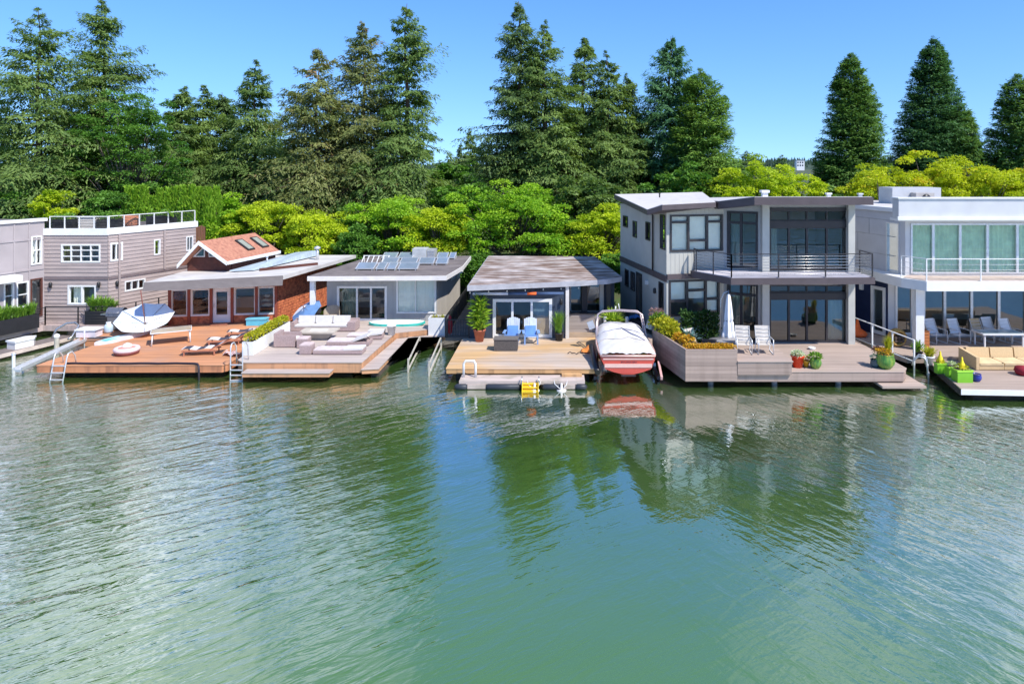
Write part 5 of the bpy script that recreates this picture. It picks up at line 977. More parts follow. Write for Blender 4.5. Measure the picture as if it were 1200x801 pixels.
t = thing('kettle_grill', 'small black barbecue half hidden behind the long sofa', 'barbecue', (-12.75, 36.3, .75)); MB().lathe([(0, .5), (.25, .55), (.33, .75), (.33, .8), (.25, .97), (0, 1.03)], (0, 0, 0), 16).build('bowl', BLACK, t, world=False); [MB().tube([(.2 * math.cos(a), .2 * math.sin(a), .6), (.33 * math.cos(a), .33 * math.sin(a), 0)], .02, 6).build('leg', STEEL, t, world=False) for a in (0, 2.1, 4.2)]
def parasol(name, lb, hub, axis, rad, rise, m1, m2, pole_l, n=8, open_up=True, poler=.028, twist=0):
    """Open parasol: ribs, two-tone canopy and a pole along the axis from the hub."""
    ax = Vector(axis).normalized(); t = thing(name, lb, 'parasol', hub); u = ax.orthogonal().normalized(); w_ = ax.cross(u); s = 1 if open_up else -1
    rim = [(u * math.cos(twist + 2 * math.pi * k / n) + w_ * math.sin(twist + 2 * math.pi * k / n)) * rad + ax * rise * s for k in range(n)]
    for side, mt, ks in (('canopy', m1, [k for k in range(n) if k not in (1, 2)]), ('canopy_panel', m2, [1, 2])):
        mb = MB()
        for k in ks:
            a, b = rim[k], rim[(k + 1) % n]
            def fn(i, j, a=a, b=b): p = a.lerp(b, i) * j; return tuple(p - ax * s * .10 * j * rad * .5 * math.sin(math.pi * i) * 1.0 * (1) * j * .6)
            mb.grid(fn, 4, 5)
        mb.build(side, mt, t, world=False)
    for a in rim: MB().tube([(0, 0, 0), tuple(a * .5 + ax * s * .02), tuple(a + ax * s * .015)], .016, 5).build('rib', STEEL, t, world=False)
    MB().tube([tuple(-ax * .12 * s), tuple(ax * s * pole_l)], poler, 8).build('pole', M('brown_pole', (.22, .09, .07), .5), t, world=False)
    return t
CANV = M('white_canvas', (.80, .80, .80), .9, .04, 3); CANB = M('pale_blue_canvas_panel', (.50, .56, .66), .9, .04, 3)
parasol('tipped_parasol', 'big white parasol lying upturned on the terracotta deck, pole in the air', (-21.2, 35.35, 1.05), (.10, -.36, .93), 1.38, .42, CANV, CANB, 2.0, twist=.5)
parasol('beach_parasol', 'blue and white parasol canopy tipped low behind the long sofa', (-13.25, 36.1, 1.75), (-.35, -.45, .82), .85, .28, M('blue_canvas', (.12, .23, .42), .9), CANV, 1.2, open_up=False)
# planter strip between the two left decks
t, d, l = boxplanter('white_planter', 'long white planter of yellow green plants dividing the two left decks', (-13.72, 30.5), (-13.65, 34.6), .5, .6, .76, WHITE, None); fill(t, d, l, .5, .6, YEL, 190, .35, 450, kind='bush', leaf=.1)
t, d, l = boxplanter('white_planter', 'square white planter at the corner of the solar house walkway', (-6.55, 35.75), (-5.55, 35.75), .75, .9, .456, WHITE, None); fill(t, d, l, .7, .9, YEL, 40, .2, 470, .03)
# submerged poles of an unfinished dock between decks 3 and 4
POLE = M('pale_weathered_poles', (.45, .41, .34), .85, .2, 3)
for i, (pa, pb, lb) in enumerate((((478.5, 436), (492, 402), 'slanting weathered dock frame rising from the water left of the taller one'), ((503, 440), (517, 402), 'taller weathered dock frame in the water beside the golden deck'))):
    a = G(*pa, 0); b = G(*pb, .3); t = thing('dock_trestle', lb, 'trestle', (a.x, a.y, 0)); mb = MB(); q = Vector((0, 0, .55))
    for p in (a, b): MB().beam(Vector((p.x, p.y, -.9)), Vector((p.x, p.y, .62)), .07).build('post', POLE, t)
    mb = MB(); mb.beam(Vector((a.x, a.y, .12)), Vector((b.x, b.y, .12)), .06); mb.beam(Vector((a.x, a.y, .5)), Vector((b.x, b.y, .62)), .06); mb.build('brace', POLE, t)
t = thing('red_kayak', 'red cloth bundle hanging on the passage railing', 'bundle', (-5.3, 34.55, .6)); MB().lathe([(0, 0), (.10, .1), (.14, .5), (.07, .9), (0, 1.0)], (0, 0, .1), 10).build('cloth', M('dark_red_cloth', (.30, .02, .03), .9), t, world=False); t.name = 'cloth_bundle'

# H2 deck things
t = thing('barbecue_grill', 'grey hooded barbecue grill with side shelf on the left deck extension', 'barbecue', (-23.05, 35.95, .6)); mb = MB(); mb.box(-.35, .35, -.25, .25, .08, .75); mb.build('cabinet', M('grill_cabinet', (.16, .155, .16), .5), t, world=False); mb = MB(); mb.grid(lambda i, j: (-.42 + .84 * i, -.28 + .56 * j, .92 + .27 * math.sin(math.pi * j) ** .6), 6, 10); mb.box(-.42, .42, -.28, .28, .76, .92); mb.build('hood', M('grill_hood', (.20, .21, .24), .3, metallic=.5), t, world=False)
for s in (-1, 1): MB().box(s * .44 - .28 * (s < 0), s * .44 + .28 * (s > 0), -.24, .24, .84, .88).build('shelf', STEEL, t, world=False)
MB().tube([(-.3, -.3, .98), (-.3, -.34, .98), (.3, -.34, .98), (.3, -.3, .98)], .014, 6).build('handle', STEEL, t, world=False); [MB().lathe([(.07, -.02), (.07, .02)], (sx, -.2, .06), 10).build('wheel', BLACK, t, world=False) for sx in (-.3, .3)]
t = thing('gas_bottle', 'pale blue gas bottle in front of the grey grill', 'gas bottle', (-23.1, 35.35, .6)); MB().lathe([(0, 0), (.19, .02), (.21, .1), (.21, .34), (.14, .44), (.06, .46), (0, .46)], (0, 0, 0), 16).build('tank', M('pale_blue_paint', (.48, .62, .74), .4), t, world=False); MB().lathe([(.10, .44), (.12, .56), (.10, .56)], (0, 0, 0), 12).build('collar', WHITE, t, world=False)
t = thing('dock_box', 'white lidded dock box on the left end of the deck extension', 'box', (-23.55, 34.55, .6)); MB().box(-.48, .48, -.28, .28, .02, .36).build('box', M('pinkish_white_plastic', (.74, .66, .68), .4), t, world=False); mb = MB(); cushion(mb, -.54, .54, -.33, .33, .361, .46, .04); mb.build('lid', WHITE, t, world=False)
t = thing('rubber_mat', 'dark flat mat on the edge of the left deck extension', 'mat', (-22.7, 34.2, .604)); MB().box(-.62, .52, -.2, .25, 0, .03).build('mat', DTRIM, t, world=False)
board('paddle_board', 'white paddle board with turquoise pad lying on the terracotta deck', (-21.55, 34.1), R(68), 2.9, .78, .12, M('board_white_pink', (.74, .70, .70), .35), M('board_edge_white', (.7, .66, .66), .4), .605, 0, M('turquoise_pad', (.16, .50, .55), .8))
t = thing('round_float', 'round pink and white inflatable float on the terracotta deck', 'inflatable', (-19.65, 31.35, .6)); MB().tube([(.42 * math.cos(a), .42 * math.sin(a), .10) for a in (2 * math.pi * k / 24 for k in range(24))], .10, 10, True).build('base', M('dark_red_vinyl', (.20, .055, .05), .5), t, world=False); MB().tube([(.44 * math.cos(a), .44 * math.sin(a), .22) for a in (2 * math.pi * k / 24 for k in range(24))], .11, 10, True).build('ring', M('pinkish_white_vinyl', (.72, .60, .60), .4), t, world=False)
MB().lathe([(.43, .27), (.3, .31), (.0, .33)], (0, 0, 0), 20).build('cover', M('coral_vinyl', (.62, .28, .22), .45), t, world=False); MB().lathe([(.2, .31), (.17, .42), (.0, .50)], (-.04, .1, 0), 14).build('backrest', WHITE, t, world=False)
t = thing('patio_table', 'tan glass topped table with white legs on the terracotta deck', 'table', (-18.75, 33.4, .6), R(28)); mb = MB(); cushion(mb, -.85, .85, -.5, .5, .60, .645, .01); mb.build('table_top', M('tan_glass_top', (.50, .42, .30), .15, .06), t, world=False); mb = MB(); mb.box(-.87, .87, -.53, -.505, .60, .635); mb.box(-.87, .87, .505, .53, .60, .635); mb.box(-.88, -.855, -.5, .5, .60, .635); mb.box(.855, .88, -.5, .5, .60, .635); mb.build('rim', WHITE, t, world=False); [MB().tube([(sx * .78, sy * .42, .58), (sx * .82, sy * .46, 0)], .032, 8).build('leg', WHITE, t, world=False) for sx in (-1, 1) for sy in (-1, 1)]
t = thing('black_hose', 'black hose lying along the terracotta deck edge and bending down into the water', 'hose', (-18, 29.6, .6)); pts = [(-21.2 + 5.55 * i / 14, 29.66 + .03 * math.sin(i * 1.7), .655) for i in range(15)] + [(-15.48, 29.58, .655), (-15.36, 29.47, .56), (-15.34, 29.44, .35), (-15.34, 29.44, -.3)]; MB().tube(pts, .045, 8).build('tube', M('black_hose', (.03, .022, .03), .5), t)
def ladder(name, lb, c, h, z0, wd=.5, lean=.25, n=4, rz=0, hook=.5):
    t = thing(name, lb, 'ladder', (*c, 0), rz); mb = MB()
    for s in (-1, 1): mb.tube([(s * wd / 2, -lean, z0), (s * wd / 2, 0, h - .15), (s * wd / 2, .08, h), (s * wd / 2, .3, h + .02), (s * wd / 2, hook, h - .2), (s * wd / 2, hook + .05, .6)], .028, 8)
    mb.build('rail', ALU, t, world=False); mb = MB()
    for k in range(n): q = k / n; z = z0 + (.75 - z0) * (k + .7) / n; y = -lean * (1 - (z - z0) / (h - z0)); mb.box(-wd / 2, wd / 2, y - .05, y + .05, z - .015, z + .015)
    mb.build('rung', ALU, t, world=False)
ladder('swim_ladder', 'white swim ladder at the left front corner of the terracotta deck', (X(70, 29.3), 29.35), 1.15, -.35, .55, .35); ladder('swim_ladder', 'tall aluminium swim ladder between the terracotta and lounge decks', (X(275.5, 29.2), 29.35), 1.55, -.35, .52, .05, 5); ladder('swim_ladder', 'aluminium swim ladder at the left edge of the brown deck', (X(1083, 29.6), 29.4), 1.0, -.3, .36, .1, 3, R(60))
def lounger(lb, x, y, rz, cu):
    t = thing('striped_lounger', lb, 'sun lounger', (x, y, .6), rz); WD = M('reddish_teak', (.42, .17, .10), .6); mb = MB()
    for s in (-.3, .3): mb.beam((-.95, s, .22), (.55, s, .22), .05, .06); mb.beam((.25, s, .24), (1.0, s, .62), .05, .05)
    mb.build('frame', WD, t, world=False); [MB().beam((x_, s, 0), (x_, s, .22), .05).build('leg', WD, t, world=False) for x_ in (-.85, .45) for s in (-.3, .3)]
    mb = MB(); mb.grid(lambda i, j: (-1.0 + 1.3 * i, -.29 + .58 * j, .30 + .03 * math.sin(i * 9)), 12, 4); mb.grid(lambda i, j: (.3 + .72 * i, -.29 + .58 * j, .30 + .40 * i + .02 * math.sin(i * 8)), 8, 4); mb.build('cushion', cu, t, world=False)
def striped(name, c1, c2, w):
    m, nt, out = nodes(name); L = nt.links.new; b = N(nt, 'ShaderNodeBsdfPrincipled', Roughness=.9); L(b.outputs[0], out.inputs[0]); tc = N(nt, 'ShaderNodeTexCoord'); sx = N(nt, 'ShaderNodeSeparateXYZ'); L(tc.outputs['Object'], sx.inputs[0])
    f = math_n(nt, 'FRACT', math_n(nt, 'DIVIDE', sx.outputs[0], w)); L(mixc(nt, math_n(nt, 'GREATER_THAN', f, .5), c1, c2), b.inputs['Base Color']); return m
ST1 = striped('black_white_stripes', (.66, .63, .62), (.05, .05, .07), .62); ST2 = striped('charcoal_cream_stripes', (.60, .57, .52), (.06, .055, .075), .9); ST3 = striped('red_white_stripes', (.72, .66, .64), (.48, .16, .13), .16)
lounger('striped sun lounger nearest the water on the terracotta deck', -16.0, 31.35, R(8), ST1); lounger('middle striped sun lounger with charcoal middle panel', -15.75, 33.1, R(14), ST2); lounger('rear sun lounger near the pale blue box', -15.55, 34.7, R(16), ST2)
t = tag(MB().grid(lambda i, j: (-15.1 + .75 * i, 31.0 - .25 * i + .5 * j, .65 + .12 * math.sin(i * 5 + j * 2) ** 2), 12, 8).build('striped_towel', ST3, loc=(-14.8, 31, .6)), 'red and white striped towel crumpled beside the nearest lounger', 'towel')
t = thing('storage_box', 'bright cyan storage box against the red wall', 'box', (-16.15, 37.1, .6)); MB().box(-.52, .52, -.22, .22, .0, .32).build('box', M('cyan_plastic', (.12, .50, .66), .4), t, world=False); MB().box(-.55, .55, -.25, .25, .321, .38).build('lid', M('cyan_lid', (.18, .56, .70), .4), t, world=False)

# far left docks
t = thing('finger_dock', 'narrow dark finger dock with pale edge boards at the left edge', 'dock', (-26.3, 33, 0)); MB().prism([(-27.6, 31.4), (-26.75, 31.0), (-25.3, 35.9), (-26.1, 36.1)], .22, .30).build('planks', M('dark_dock', (.17, .14, .13), .8, .2, 3), t); mb = MB(); mb.beam((-26.72, 31.0, .2), (-25.25, 35.9, .2), .12, .16); mb.beam((-27.62, 31.4, .2), (-26.12, 36.1, .2), .1, .16); mb.build('edge', M('pale_edge', (.52, .43, .37), .8), t)
mb = MB(); mb.tube([(-26.0, 35.3, .3), (-25.9, 35.5, .75), (-25.6, 35.8, .98), (-25.2, 35.9, 1.0), (-24.95, 35.8, .85), (-25.05, 35.4, .35), (-25.1, 35.2, .3)], .055, 10); mb.build('handrail', STEEL, t)
t = thing('mooring_pile', 'short grey pile with a white cap beside the finger dock', 'pile', (X(66.5, 33.9), 33.9, 0)); MB().lathe([(.11, -.6), (.11, .75)], (0, 0, 0), 10).build('shaft', POLE, t, world=False); MB().lathe([(.13, .73), (.13, .85), (0, .92)], (0, 0, 0), 10).build('cap', WHITE, t, world=False)
t = thing('mooring_pile', 'slim white pile in the water near the left edge', 'pile', (X(16, 31.2), 31.2, 0)); MB().lathe([(.07, -.6), (.07, .62)], (0, 0, 0), 10).build('shaft', WHITE, t, world=False); MB().lathe([(.09, .6), (.09, .66), (0, .70)], (0, 0, 0), 10).build('cap', ALU, t, world=False)
t = thing('dock_locker', 'white pointed locker box on the finger dock', 'box', (X(24, 33.6), 33.7, .3), R(70)); mb = MB(); mb.prism([(-.5, -.3), (.35, -.3), (.62, 0), (.35, .3), (-.5, .3)], 0, .34); mb.build('box', OFFW, t, world=False); mb = MB(); mb.prism([(-.54, -.34), (.37, -.34), (.68, 0), (.37, .34), (-.54, .34)], .341, .42); mb.build('lid', WHITE, t, world=False)
t = thing('boat_ramp_rail', 'long grey metal rail sloping over the water left of the terracotta deck', 'rail', (-23.6, 32, .2)); mb = MB(); mb.beam((-23.75, 30.2, .16), (-23.45, 33.95, .52), .26, .10); mb.beam((-23.92, 30.2, .24), (-23.62, 33.95, .6), .05, .14); mb.beam((-23.58, 30.2, .24), (-23.28, 33.95, .6), .05, .14); mb.build('beam', ALU, t); mb = MB(); mb.tube([(-23.35, 33.9, -.4), (-23.35, 33.9, 1.2)], .03, 6); mb.build('post', ALU, t); MB().tube([(-23.75, 30.5, -.4), (-23.75, 30.5, .2)], .05, 6).build('post', ALU, t)

# H4 deck things
def adirondack(lb, x, y, rz):
    t = thing('slatted_armchair', lb, 'chair', (x, y, .6), rz); BLC = M('cornflower_blue_paint', (.20, .34, .62), .5); mb = MB()
    for k in range(5): mb.obox((-.22 + k * .11, .02, .34), (.10, .52, .025), 0, R(-10))
    mb.build('seat', BLC, t, world=False); mb = MB()
    for k in range(7): hh = .74 + .12 * math.cos((k - 3) / 3 * 1.2); mb.obox((-.27 + k * .09, .37 + hh * .17, .34 + hh * .46), (.082, .022, hh), 0, R(-20))
    mb.build('backrest', M('pale_blue_slats', (.50, .55, .64), .5), t, world=False); mb = MB(); mb.obox((0, .40, .56), (.52, .07, .42), 0, R(-20)); mb.obox((0, .02, .39), (.52, .5, .07), 0, R(-10)); mb.build('cushion', M('blue_cushion', (.13, .27, .58), .9), t, world=False)
    for s in (-1, 1): MB().obox((s * .36, .05, .56), (.13, .68, .025)).build('armrest', BLC, t, world=False); MB().beam((s * .31, -.22, 0), (s * .31, -.22, .55), .07, .03).build('leg', BLC, t, world=False); MB().beam((s * .28, .55, 0), (s * .28, -.22, .38), .03, .09).build('leg', BLC, t, world=False)
adirondack('blue slatted armchair right behind the dark wicker table', -2.08, 33.2, R(-4)); adirondack('blue slatted armchair standing before the middle door panel', -1.15, 33.2, R(5))
t = thing('wicker_table', 'dark wicker low table at the front of the navy cottage', 'table', (-2.28, 32.1, .6)); MB().box(-.55, .55, -.3, .3, .03, .52).build('base', DARKW, t, world=False); mb = MB(); mb.box(-.58, .58, -.33, .33, .52, .56); mb.build('table_top', M('dark_wicker_top', (.14, .125, .115), .8, .3, 25), t, world=False)
def pot(name, lb, c, z, prof, mt, cat='potted plant', plants=()):
    t = thing(name, lb, cat, (*c, z)); MB().lathe(prof, (0, 0, 0), 20).build('pot', mt, t, world=False); top = max(p[1] for p in prof); r = prof[-3][0] if len(prof) > 3 else .2
    MB().lathe([(r * .95, top * .9), (0, top * .92)], (0, 0, 0), 16).build('soil', BARK, t, world=False)
    for k, p in enumerate(plants): p(t, top)
    return t
def potprof(r0, r1, h, rim=.03): return [(0, 0), (r0, 0), (r1, h * .86), (r1 + rim, h * .87), (r1 + rim, h), (r1 - .02, h), (r1 - .03, h * .85)]
PALM = leaf_mat('palm_leaves', (.16, .34, .03), (.42, .56, .06), trans=.3)
TERRA = M('terracotta_pot', (.42, .13, .07), .75, .12, 5)
t = pot('potted_palm', 'tall yellow green leafy plant in a terracotta pot left of the cottage door', (-3.7, 33.6), .6, potprof(.19, .28, .6), TERRA, 'potted plant', (lambda t, h: [tuft('plant', PALM, t, (.0, 0, h * .8 + k * .28), 80, .72, .16, .085, 500 + k, 1.2) for k in range(5)],)); MB().tube([(0, 0, .45), (.03, 0, 1.9)], .035, 6).build('stem', BARK, t, world=False)
pot('potted_grass', 'tall green grass in a dark pot right of the cottage door', (.22, 33.75), .6, potprof(.17, .22, .4), BLACK, 'potted plant', (lambda t, h: tuft('plant', GRN, t, (0, 0, h * .85), 160, 1.0, .35, .035, 510, .35),))
t = thing('wood_planter_box', 'large grey wooden box with diagonal shade before the cottage side window', 'planter', (1.55, 35.6, .6)); mb = MB(); mb.box(-.85, .9, -.3, .12, .04, .98); mb.build('box', M('greyed_boards', (.36, .31, .28), .8, .1, 1.5, (.4, 4, 4), plank=(2, .19), pvar=.08, seam=.5), t, world=False); MB().box(-.89, .94, -.34, .14, .98, 1.02).build('rim', DTRIM, t, world=False)
t = thing('life_vest', 'orange life vest and rope dropped at the right edge of the golden deck', 'life vest', (1.5, 31.6, .6)); mb = MB(); mb.grid(lambda i, j: (-.28 + .56 * i, -.22 + .44 * j, .06 + .24 * math.sin(math.pi * i) ** .5 * math.sin(math.pi * j) ** .5 * (1 - .4 * math.sin(i * 6))), 12, 10); mb.build('vest', M('orange_fabric', (.72, .24, .05), .9), t, world=False); mb = MB(); mb.tube([(-.9 + .1 * k, -.3 + .12 * math.sin(k * 1.3), .04 + .04 * (k % 2)) for k in range(10)], .02, 5); mb.build('rope', DTRIM, t, world=False)

# H5 deck things
def sling_chair(lb, x, y, z, rz, mat, fr, arms=True):
    t = thing('sling_chair', lb, 'chair', (x, y, z), rz); mb = MB(); mb.grid(lambda i, j: (-.28 + .56 * i, -.28 + .52 * j, .40 - .04 * math.sin(j * 2.5)), 6, 8); mb.build('seat', mat, t, world=False)
    mb = MB(); mb.grid(lambda i, j: (-.28 + .56 * i, .24 + .28 * j + .03 * math.sin(j * 3), .40 + .66 * j), 6, 10); mb.grid(lambda i, j: (-.28 + .56 * i, .262 + .28 * j + .03 * math.sin(j * 3), .40 + .66 * j), 6, 10); mb.build('backrest', mat, t, world=False)
    mb = MB(); [mb.tube([(-.28, .238 + .28 * j - .012, .40 + .66 * j), (.28, .238 + .28 * j - .012, .40 + .66 * j)], .010, 4) for j in (.15, .38, .6, .82)]; mb.build('seam', fr, t, world=False)
    for s in (-1, 1):
        mb = MB(); mb.tube([(s * .30, -.30, .40), (s * .30, .24, .385), (s * .30, .52, 1.06)], .018, 6); mb.tube([(s * .31, -.32, 0), (s * .31, -.30, .62), (s * .31, .0, .64), (s * .31, .36, .62)], .018, 6); mb.tube([(s * .31, -.32, .02), (s * .31, .42, .02), (s * .31, .28, .42)], .018, 6); mb.build('side_frame', fr, t, world=False)
CREAM = M('cream_sling', (.52, .475, .42), .85, .05, 4)
sling_chair('left cream sling chair on the raised platform', 8.15, 29.45, 1.165, R(-8), CREAM, ALU); sling_chair('right cream sling chair on the raised platform', 9.05, 29.45, 1.165, R(-4), CREAM, ALU)
t = thing('oval_table', 'oval grey stone table behind the corner planter', 'table', (7.6, 30.6, .7)); mb = MB(); mb.lathe([(0, .70), (.68, .70), (.70, .73), (.68, .76), (0, .76)], (0, 0, 0), 28, 1.0, .62); mb.build('table_top', M('grey_stone_top', (.26, .25, .25), .3, .2, 3), t, world=False); MB().lathe([(.26, 0), (.24, .05), (.09, .1), (.09, .66), (.2, .70)], (0, 0, 0), 16).build('base', DTRIM, t, world=False)
sling_chair('cream chair facing the oval table, seen beside the hedge', 6.45, 30.95, .7, R(35), CREAM, DTRIM); sling_chair('dark grey chair with its back to the corner planter', 6.8, 29.95, .7, R(165), M('charcoal_sling', (.10, .09, .085), .8), DTRIM)
t = thing('closed_parasol', 'closed white parasol strapped beside the oval table', 'parasol', (7.95, 31.2, .7)); mb = MB()
def fold(i, j): a = 2 * math.pi * i; r = (.05 + .20 * (1 - j) ** .75) * (1 + .22 * math.sin(a * 6 + j * 1.5)) * (1.15 if j < .1 else 1) * (.82 if abs(j - .38) < .03 else 1); return (r * math.cos(a), r * math.sin(a), .72 + 1.95 * j)
mb.grid(fold, 48, 24); mb.build('canopy', CANV, t, world=False); MB().tube([(0, 0, 0), (0, 0, 2.85)], .03, 8).build('pole', STEEL, t, world=False); MB().tube([(-.02, 0, 2.8), (-.22, 0, 2.72), (-.36, 0, 2.4), (-.40, 0, 0)], .025, 8).build('mast', STEEL, t, world=False); MB().tube([(.155 * math.cos(a), .155 * math.sin(a), 1.46) for a in (2 * math.pi * k / 20 for k in range(20))], .012, 5, True).build('strap', DTRIM, t, world=False); MB().lathe([(.3, 0), (.3, .05), (.05, .07)], (0, 0, 0), 16).build('base', DTRIM, t, world=False)
REDG = M('red_glaze', (.60, .05, .015), .25, .1, 4); GRNG = M('green_glaze', (.10, .26, .05), .25, .3, 3, col2=(.26, .36, .06), c2scale=6, c2stretch=(3, 3, .2)); YELG = M('yellow_glaze', (.62, .36, .03), .3)
pot('potted_plant', 'red glazed pot of white flowers on the deck edge', (10.3, 28.95), .7, potprof(.19, .25, .5), REDG, 'potted plant', (lambda t, h: bush('plant', PALE, t, (0, 0, h + .02), .26, 260, .09, 520, .55),))
pot('potted_plant', 'small yellow pot squeezed between the red and green pots', (10.67, 28.98), .7, potprof(.10, .14, .28), YELG, 'potted plant', (lambda t, h: bush('plant', YOR, t, (0, 0, h + .05), .15, 120, .07, 521, .8),))
pot('potted_plant', 'round green striped pot next to the red pot', (11.0, 28.78), .7, [(0, 0), (.14, 0), (.23, .14), (.25, .26), (.2, .4), (.22, .42), (.19, .42), (.18, .36)], GRNG, 'potted plant', (lambda t, h: bush('plant', GRN, t, (0, 0, h + .06), .25, 260, .1, 522, .6),))
pot('potted_plant', 'biggest round green striped pot at the right deck corner', (13.95, 28.8), .7, [(0, 0), (.22, 0), (.36, .2), (.38, .36), (.32, .56), (.34, .6), (.30, .6), (.28, .5)], GRNG, 'potted plant', (lambda t, h: bush('plant', YOR, t, (-.06, 0, h + .05), .34, 260, .09, 523, .5), lambda t, h: tuft('plant', YEL, t, (.12, .05, h * .85), 130, .75, .16, .03, 524, .25)))
pot('potted_plant', 'small dark teal pot beside the biggest green pot', (13.58, 28.95), .7, [(0, 0), (.12, 0), (.19, .15), (.17, .3), (.19, .33), (.16, .33), (.15, .28)], M('teal_glaze', (.05, .10, .12), .3), 'potted plant', (lambda t, h: bush('plant', PALE, t, (0, 0, h + .06), .16, 120, .08, 525, .8), lambda t, h: bush('plant', leaf_mat('plum_leaves', (.16, .06, .05), (.3, .12, .08)), t, (.2, .2, h + .3), .2, 120, .08, 526, 1.0)))
t = thing('dog_bowl', 'white and blue bowl on the middle of the composite deck', 'bowl', (X(952, 31.7), 31.75, .7)); MB().lathe([(0, 0), (.13, 0), (.17, .10), (.15, .10), (.11, .03), (0, .03)], (0, 0, 0), 18).build('bowl', WHITE, t, world=False); MB().lathe([(0, .035), (.11, .036)], (0, 0, 0), 14).build('water', M('blue_bowl_inside', (.06, .10, .35), .2), t, world=False)

# H6 things
WSL = M('white_sling', (.74, .76, .78), .8, .04, 4)
for px, lb, mt in ((1098, 'white lounge chair nearest the white pillar', WSL), (1125, 'second white lounge chair from the white pillar', WSL), (1152, 'tan backed lounge chair behind the white table', M('tan_sling', (.52, .38, .22), .85)), (1166, 'white lounge chair between the tan chair and the table', WSL), (1186, 'white lounge chair at the right end of the terrace row', WSL)):
    x = X(px, 33.3 + (px == 1166) * .3); t0 = sling_chair(lb, x, 33.3 + (px == 1166) * .35, .62, R(14), mt, WHITE)
t = thing('terrace_table', 'white framed glass table on the terrace of the white house', 'table', (21.2, 32.6, .62)); MB().box(-.98, .98, -.42, .42, .66, .69).build('table_top', M('pale_green_glass_top', (.42, .50, .48), .12), t, world=False); mb = MB(); mb.box(-1.02, 1.02, -.46, -.42, .63, .70); mb.box(-1.02, 1.02, .42, .46, .63, .70); mb.box(-1.02, -.98, -.42, .42, .63, .70); mb.box(.98, 1.02, -.42, .42, .63, .70); mb.build('frame', WHITE, t, world=False); [MB().box(sx - .03, sx + .03, sy - .03, sy + .03, 0, .63).build('leg', WHITE, t, world=False) for sx in (-.9, .9) for sy in (-.38, .38)]
t = thing('modular_sofa', 'tan modular sofa on the brown lower deck', 'sofa', (18.1, 29.3, .45)); TAN = M('tan_sofa_wicker', (.58, .42, .23), .85, .08, 20); mb = MB(); mb.prism([(0, 0), (.14, 0), (.14, 1.3), (0, 1.3)], .02, [.56, .56, .66, .66]); mb.build('armrest', TAN, t, world=False)
for k in range(5): mb = MB(); mb.box(.15 + k * 1.06, 1.19 + k * 1.06, 0, 1.1, .03, .22); mb.build('base', TAN, t, world=False); mb = MB(); cushion(mb, .16 + k * 1.06, 1.18 + k * 1.06, -.02, .92, .221, .34, .03); mb.build('seat', M('tan_cushion', (.64, .48, .27), .9), t, world=False); mb = MB(); mb.obox((.67 + k * 1.06, 1.08, .46), (1.0, .2, .5), 0, R(-10)); mb.build('back_cushion', TAN, t, world=False)
LIME = M('lime_planter', (.20, .50, .03), .45, .06, 3)
for i, (x, y, w_, h, lb) in enumerate(((16.35, 28.95, .38, .44, 'lime green planter box at the rear of the row of three'), (16.55, 28.45, .40, .44, 'lime green planter box in the middle of the row of three'), (16.62, 27.85, .62, .5, 'largest lime green planter box nearest the deck corner'))):
    t = thing('lime_planter', lb, 'planter', (x, y, .45)); mb = MB(); mb.box(-w_ / 2, w_ / 2, -w_ * .36, w_ * .36, 0, h * .86); mb.build('box', LIME, t, world=False); MB().box(-w_ / 2 - .02, w_ / 2 + .02, -w_ * .36 - .02, w_ * .36 + .02, h * .86, h).build('rim', M('lime_rim', (.34, .66, .05), .45), t, world=False); MB().box(-w_ / 2 + .02, w_ / 2 - .02, -w_ * .3, w_ * .3, h, h + .012).build('soil', BARK, t, world=False)
    if i != 1:
        bush('plant', YEL, t, (0, 0, h + .05), w_ * .36, 150, .08, 530 + i, .6); MB().lathe([(.14, 0), (.09, .22), (.04, .34), (.035, .45), (0, .5)], (0, 0, h), 12).build('cone', M('yellow_cone', (.78, .62, .02), .5), t, world=False)
    else: bush('plant', PALE, t, (0, 0, h + .05), w_ * .42, 150, .09, 533, .6)
pot('blue_pot', 'round cobalt blue pot beside the largest lime planter', (17.2, 27.85), .45, [(0, 0), (.13, 0), (.19, .1), (.2, .2), (.17, .28), (.19, .3), (.15, .3), (.14, .26)], M('cobalt_glaze', (.03, .05, .30), .2), 'pot')
t = thing('round_cushion', 'dark red round cushion on the deck by the tan sofa at the right edge', 'cushion', (X(1199, 28.7), 28.7, .45)); MB().lathe([(0, 0), (.26, .02), (.34, .16), (.3, .32), (0, .38)], (0, 0, 0), 20).build('cushion', M('crimson_fabric', (.28, .015, .03), .8), t, world=False)
t = thing('orange_beanbag', 'bright orange cone shaped bean bag on the ramp', 'bean bag', (15.35, 34.6, .62)); MB().lathe([(0, 0), (.42, .02), (.48, .12), (.38, .24), (.16, .38), (.09, .62), (.05, .84), (0, .86)], (0, 0, 0), 18).build('bag', M('orange_vinyl', (.80, .13, .02), .6, .15, 4), t, world=False)
t = thing('firewood_ring', 'round golden wicker basket of firewood by the ramp railing', 'basket', (16.35, 32.6, .62)); q = MB(); q.lathe([(.0, -.22), (.36, -.22), (.42, -.1), (.42, .1), (.36, .22), (.30, .22), (.30, -.1), (0, -.1)], (0, 0, 0), 20); m4 = Matrix.Translation((0, 0, .43)) @ Matrix.Rotation(R(90), 4, 'X'); MB()._m(q, m4).build('basket', M('golden_wicker', (.50, .29, .08), .8, .3, 15), t, world=False); mb = MB(); [mb.tube([(-.16 + .16 * k, -.24, .30 + .15 * j), (-.16 + .16 * k, .05, .30 + .15 * j)], .07, 8) for k in range(3) for j in range(2)]; mb.build('logs', BARK, t, world=False)
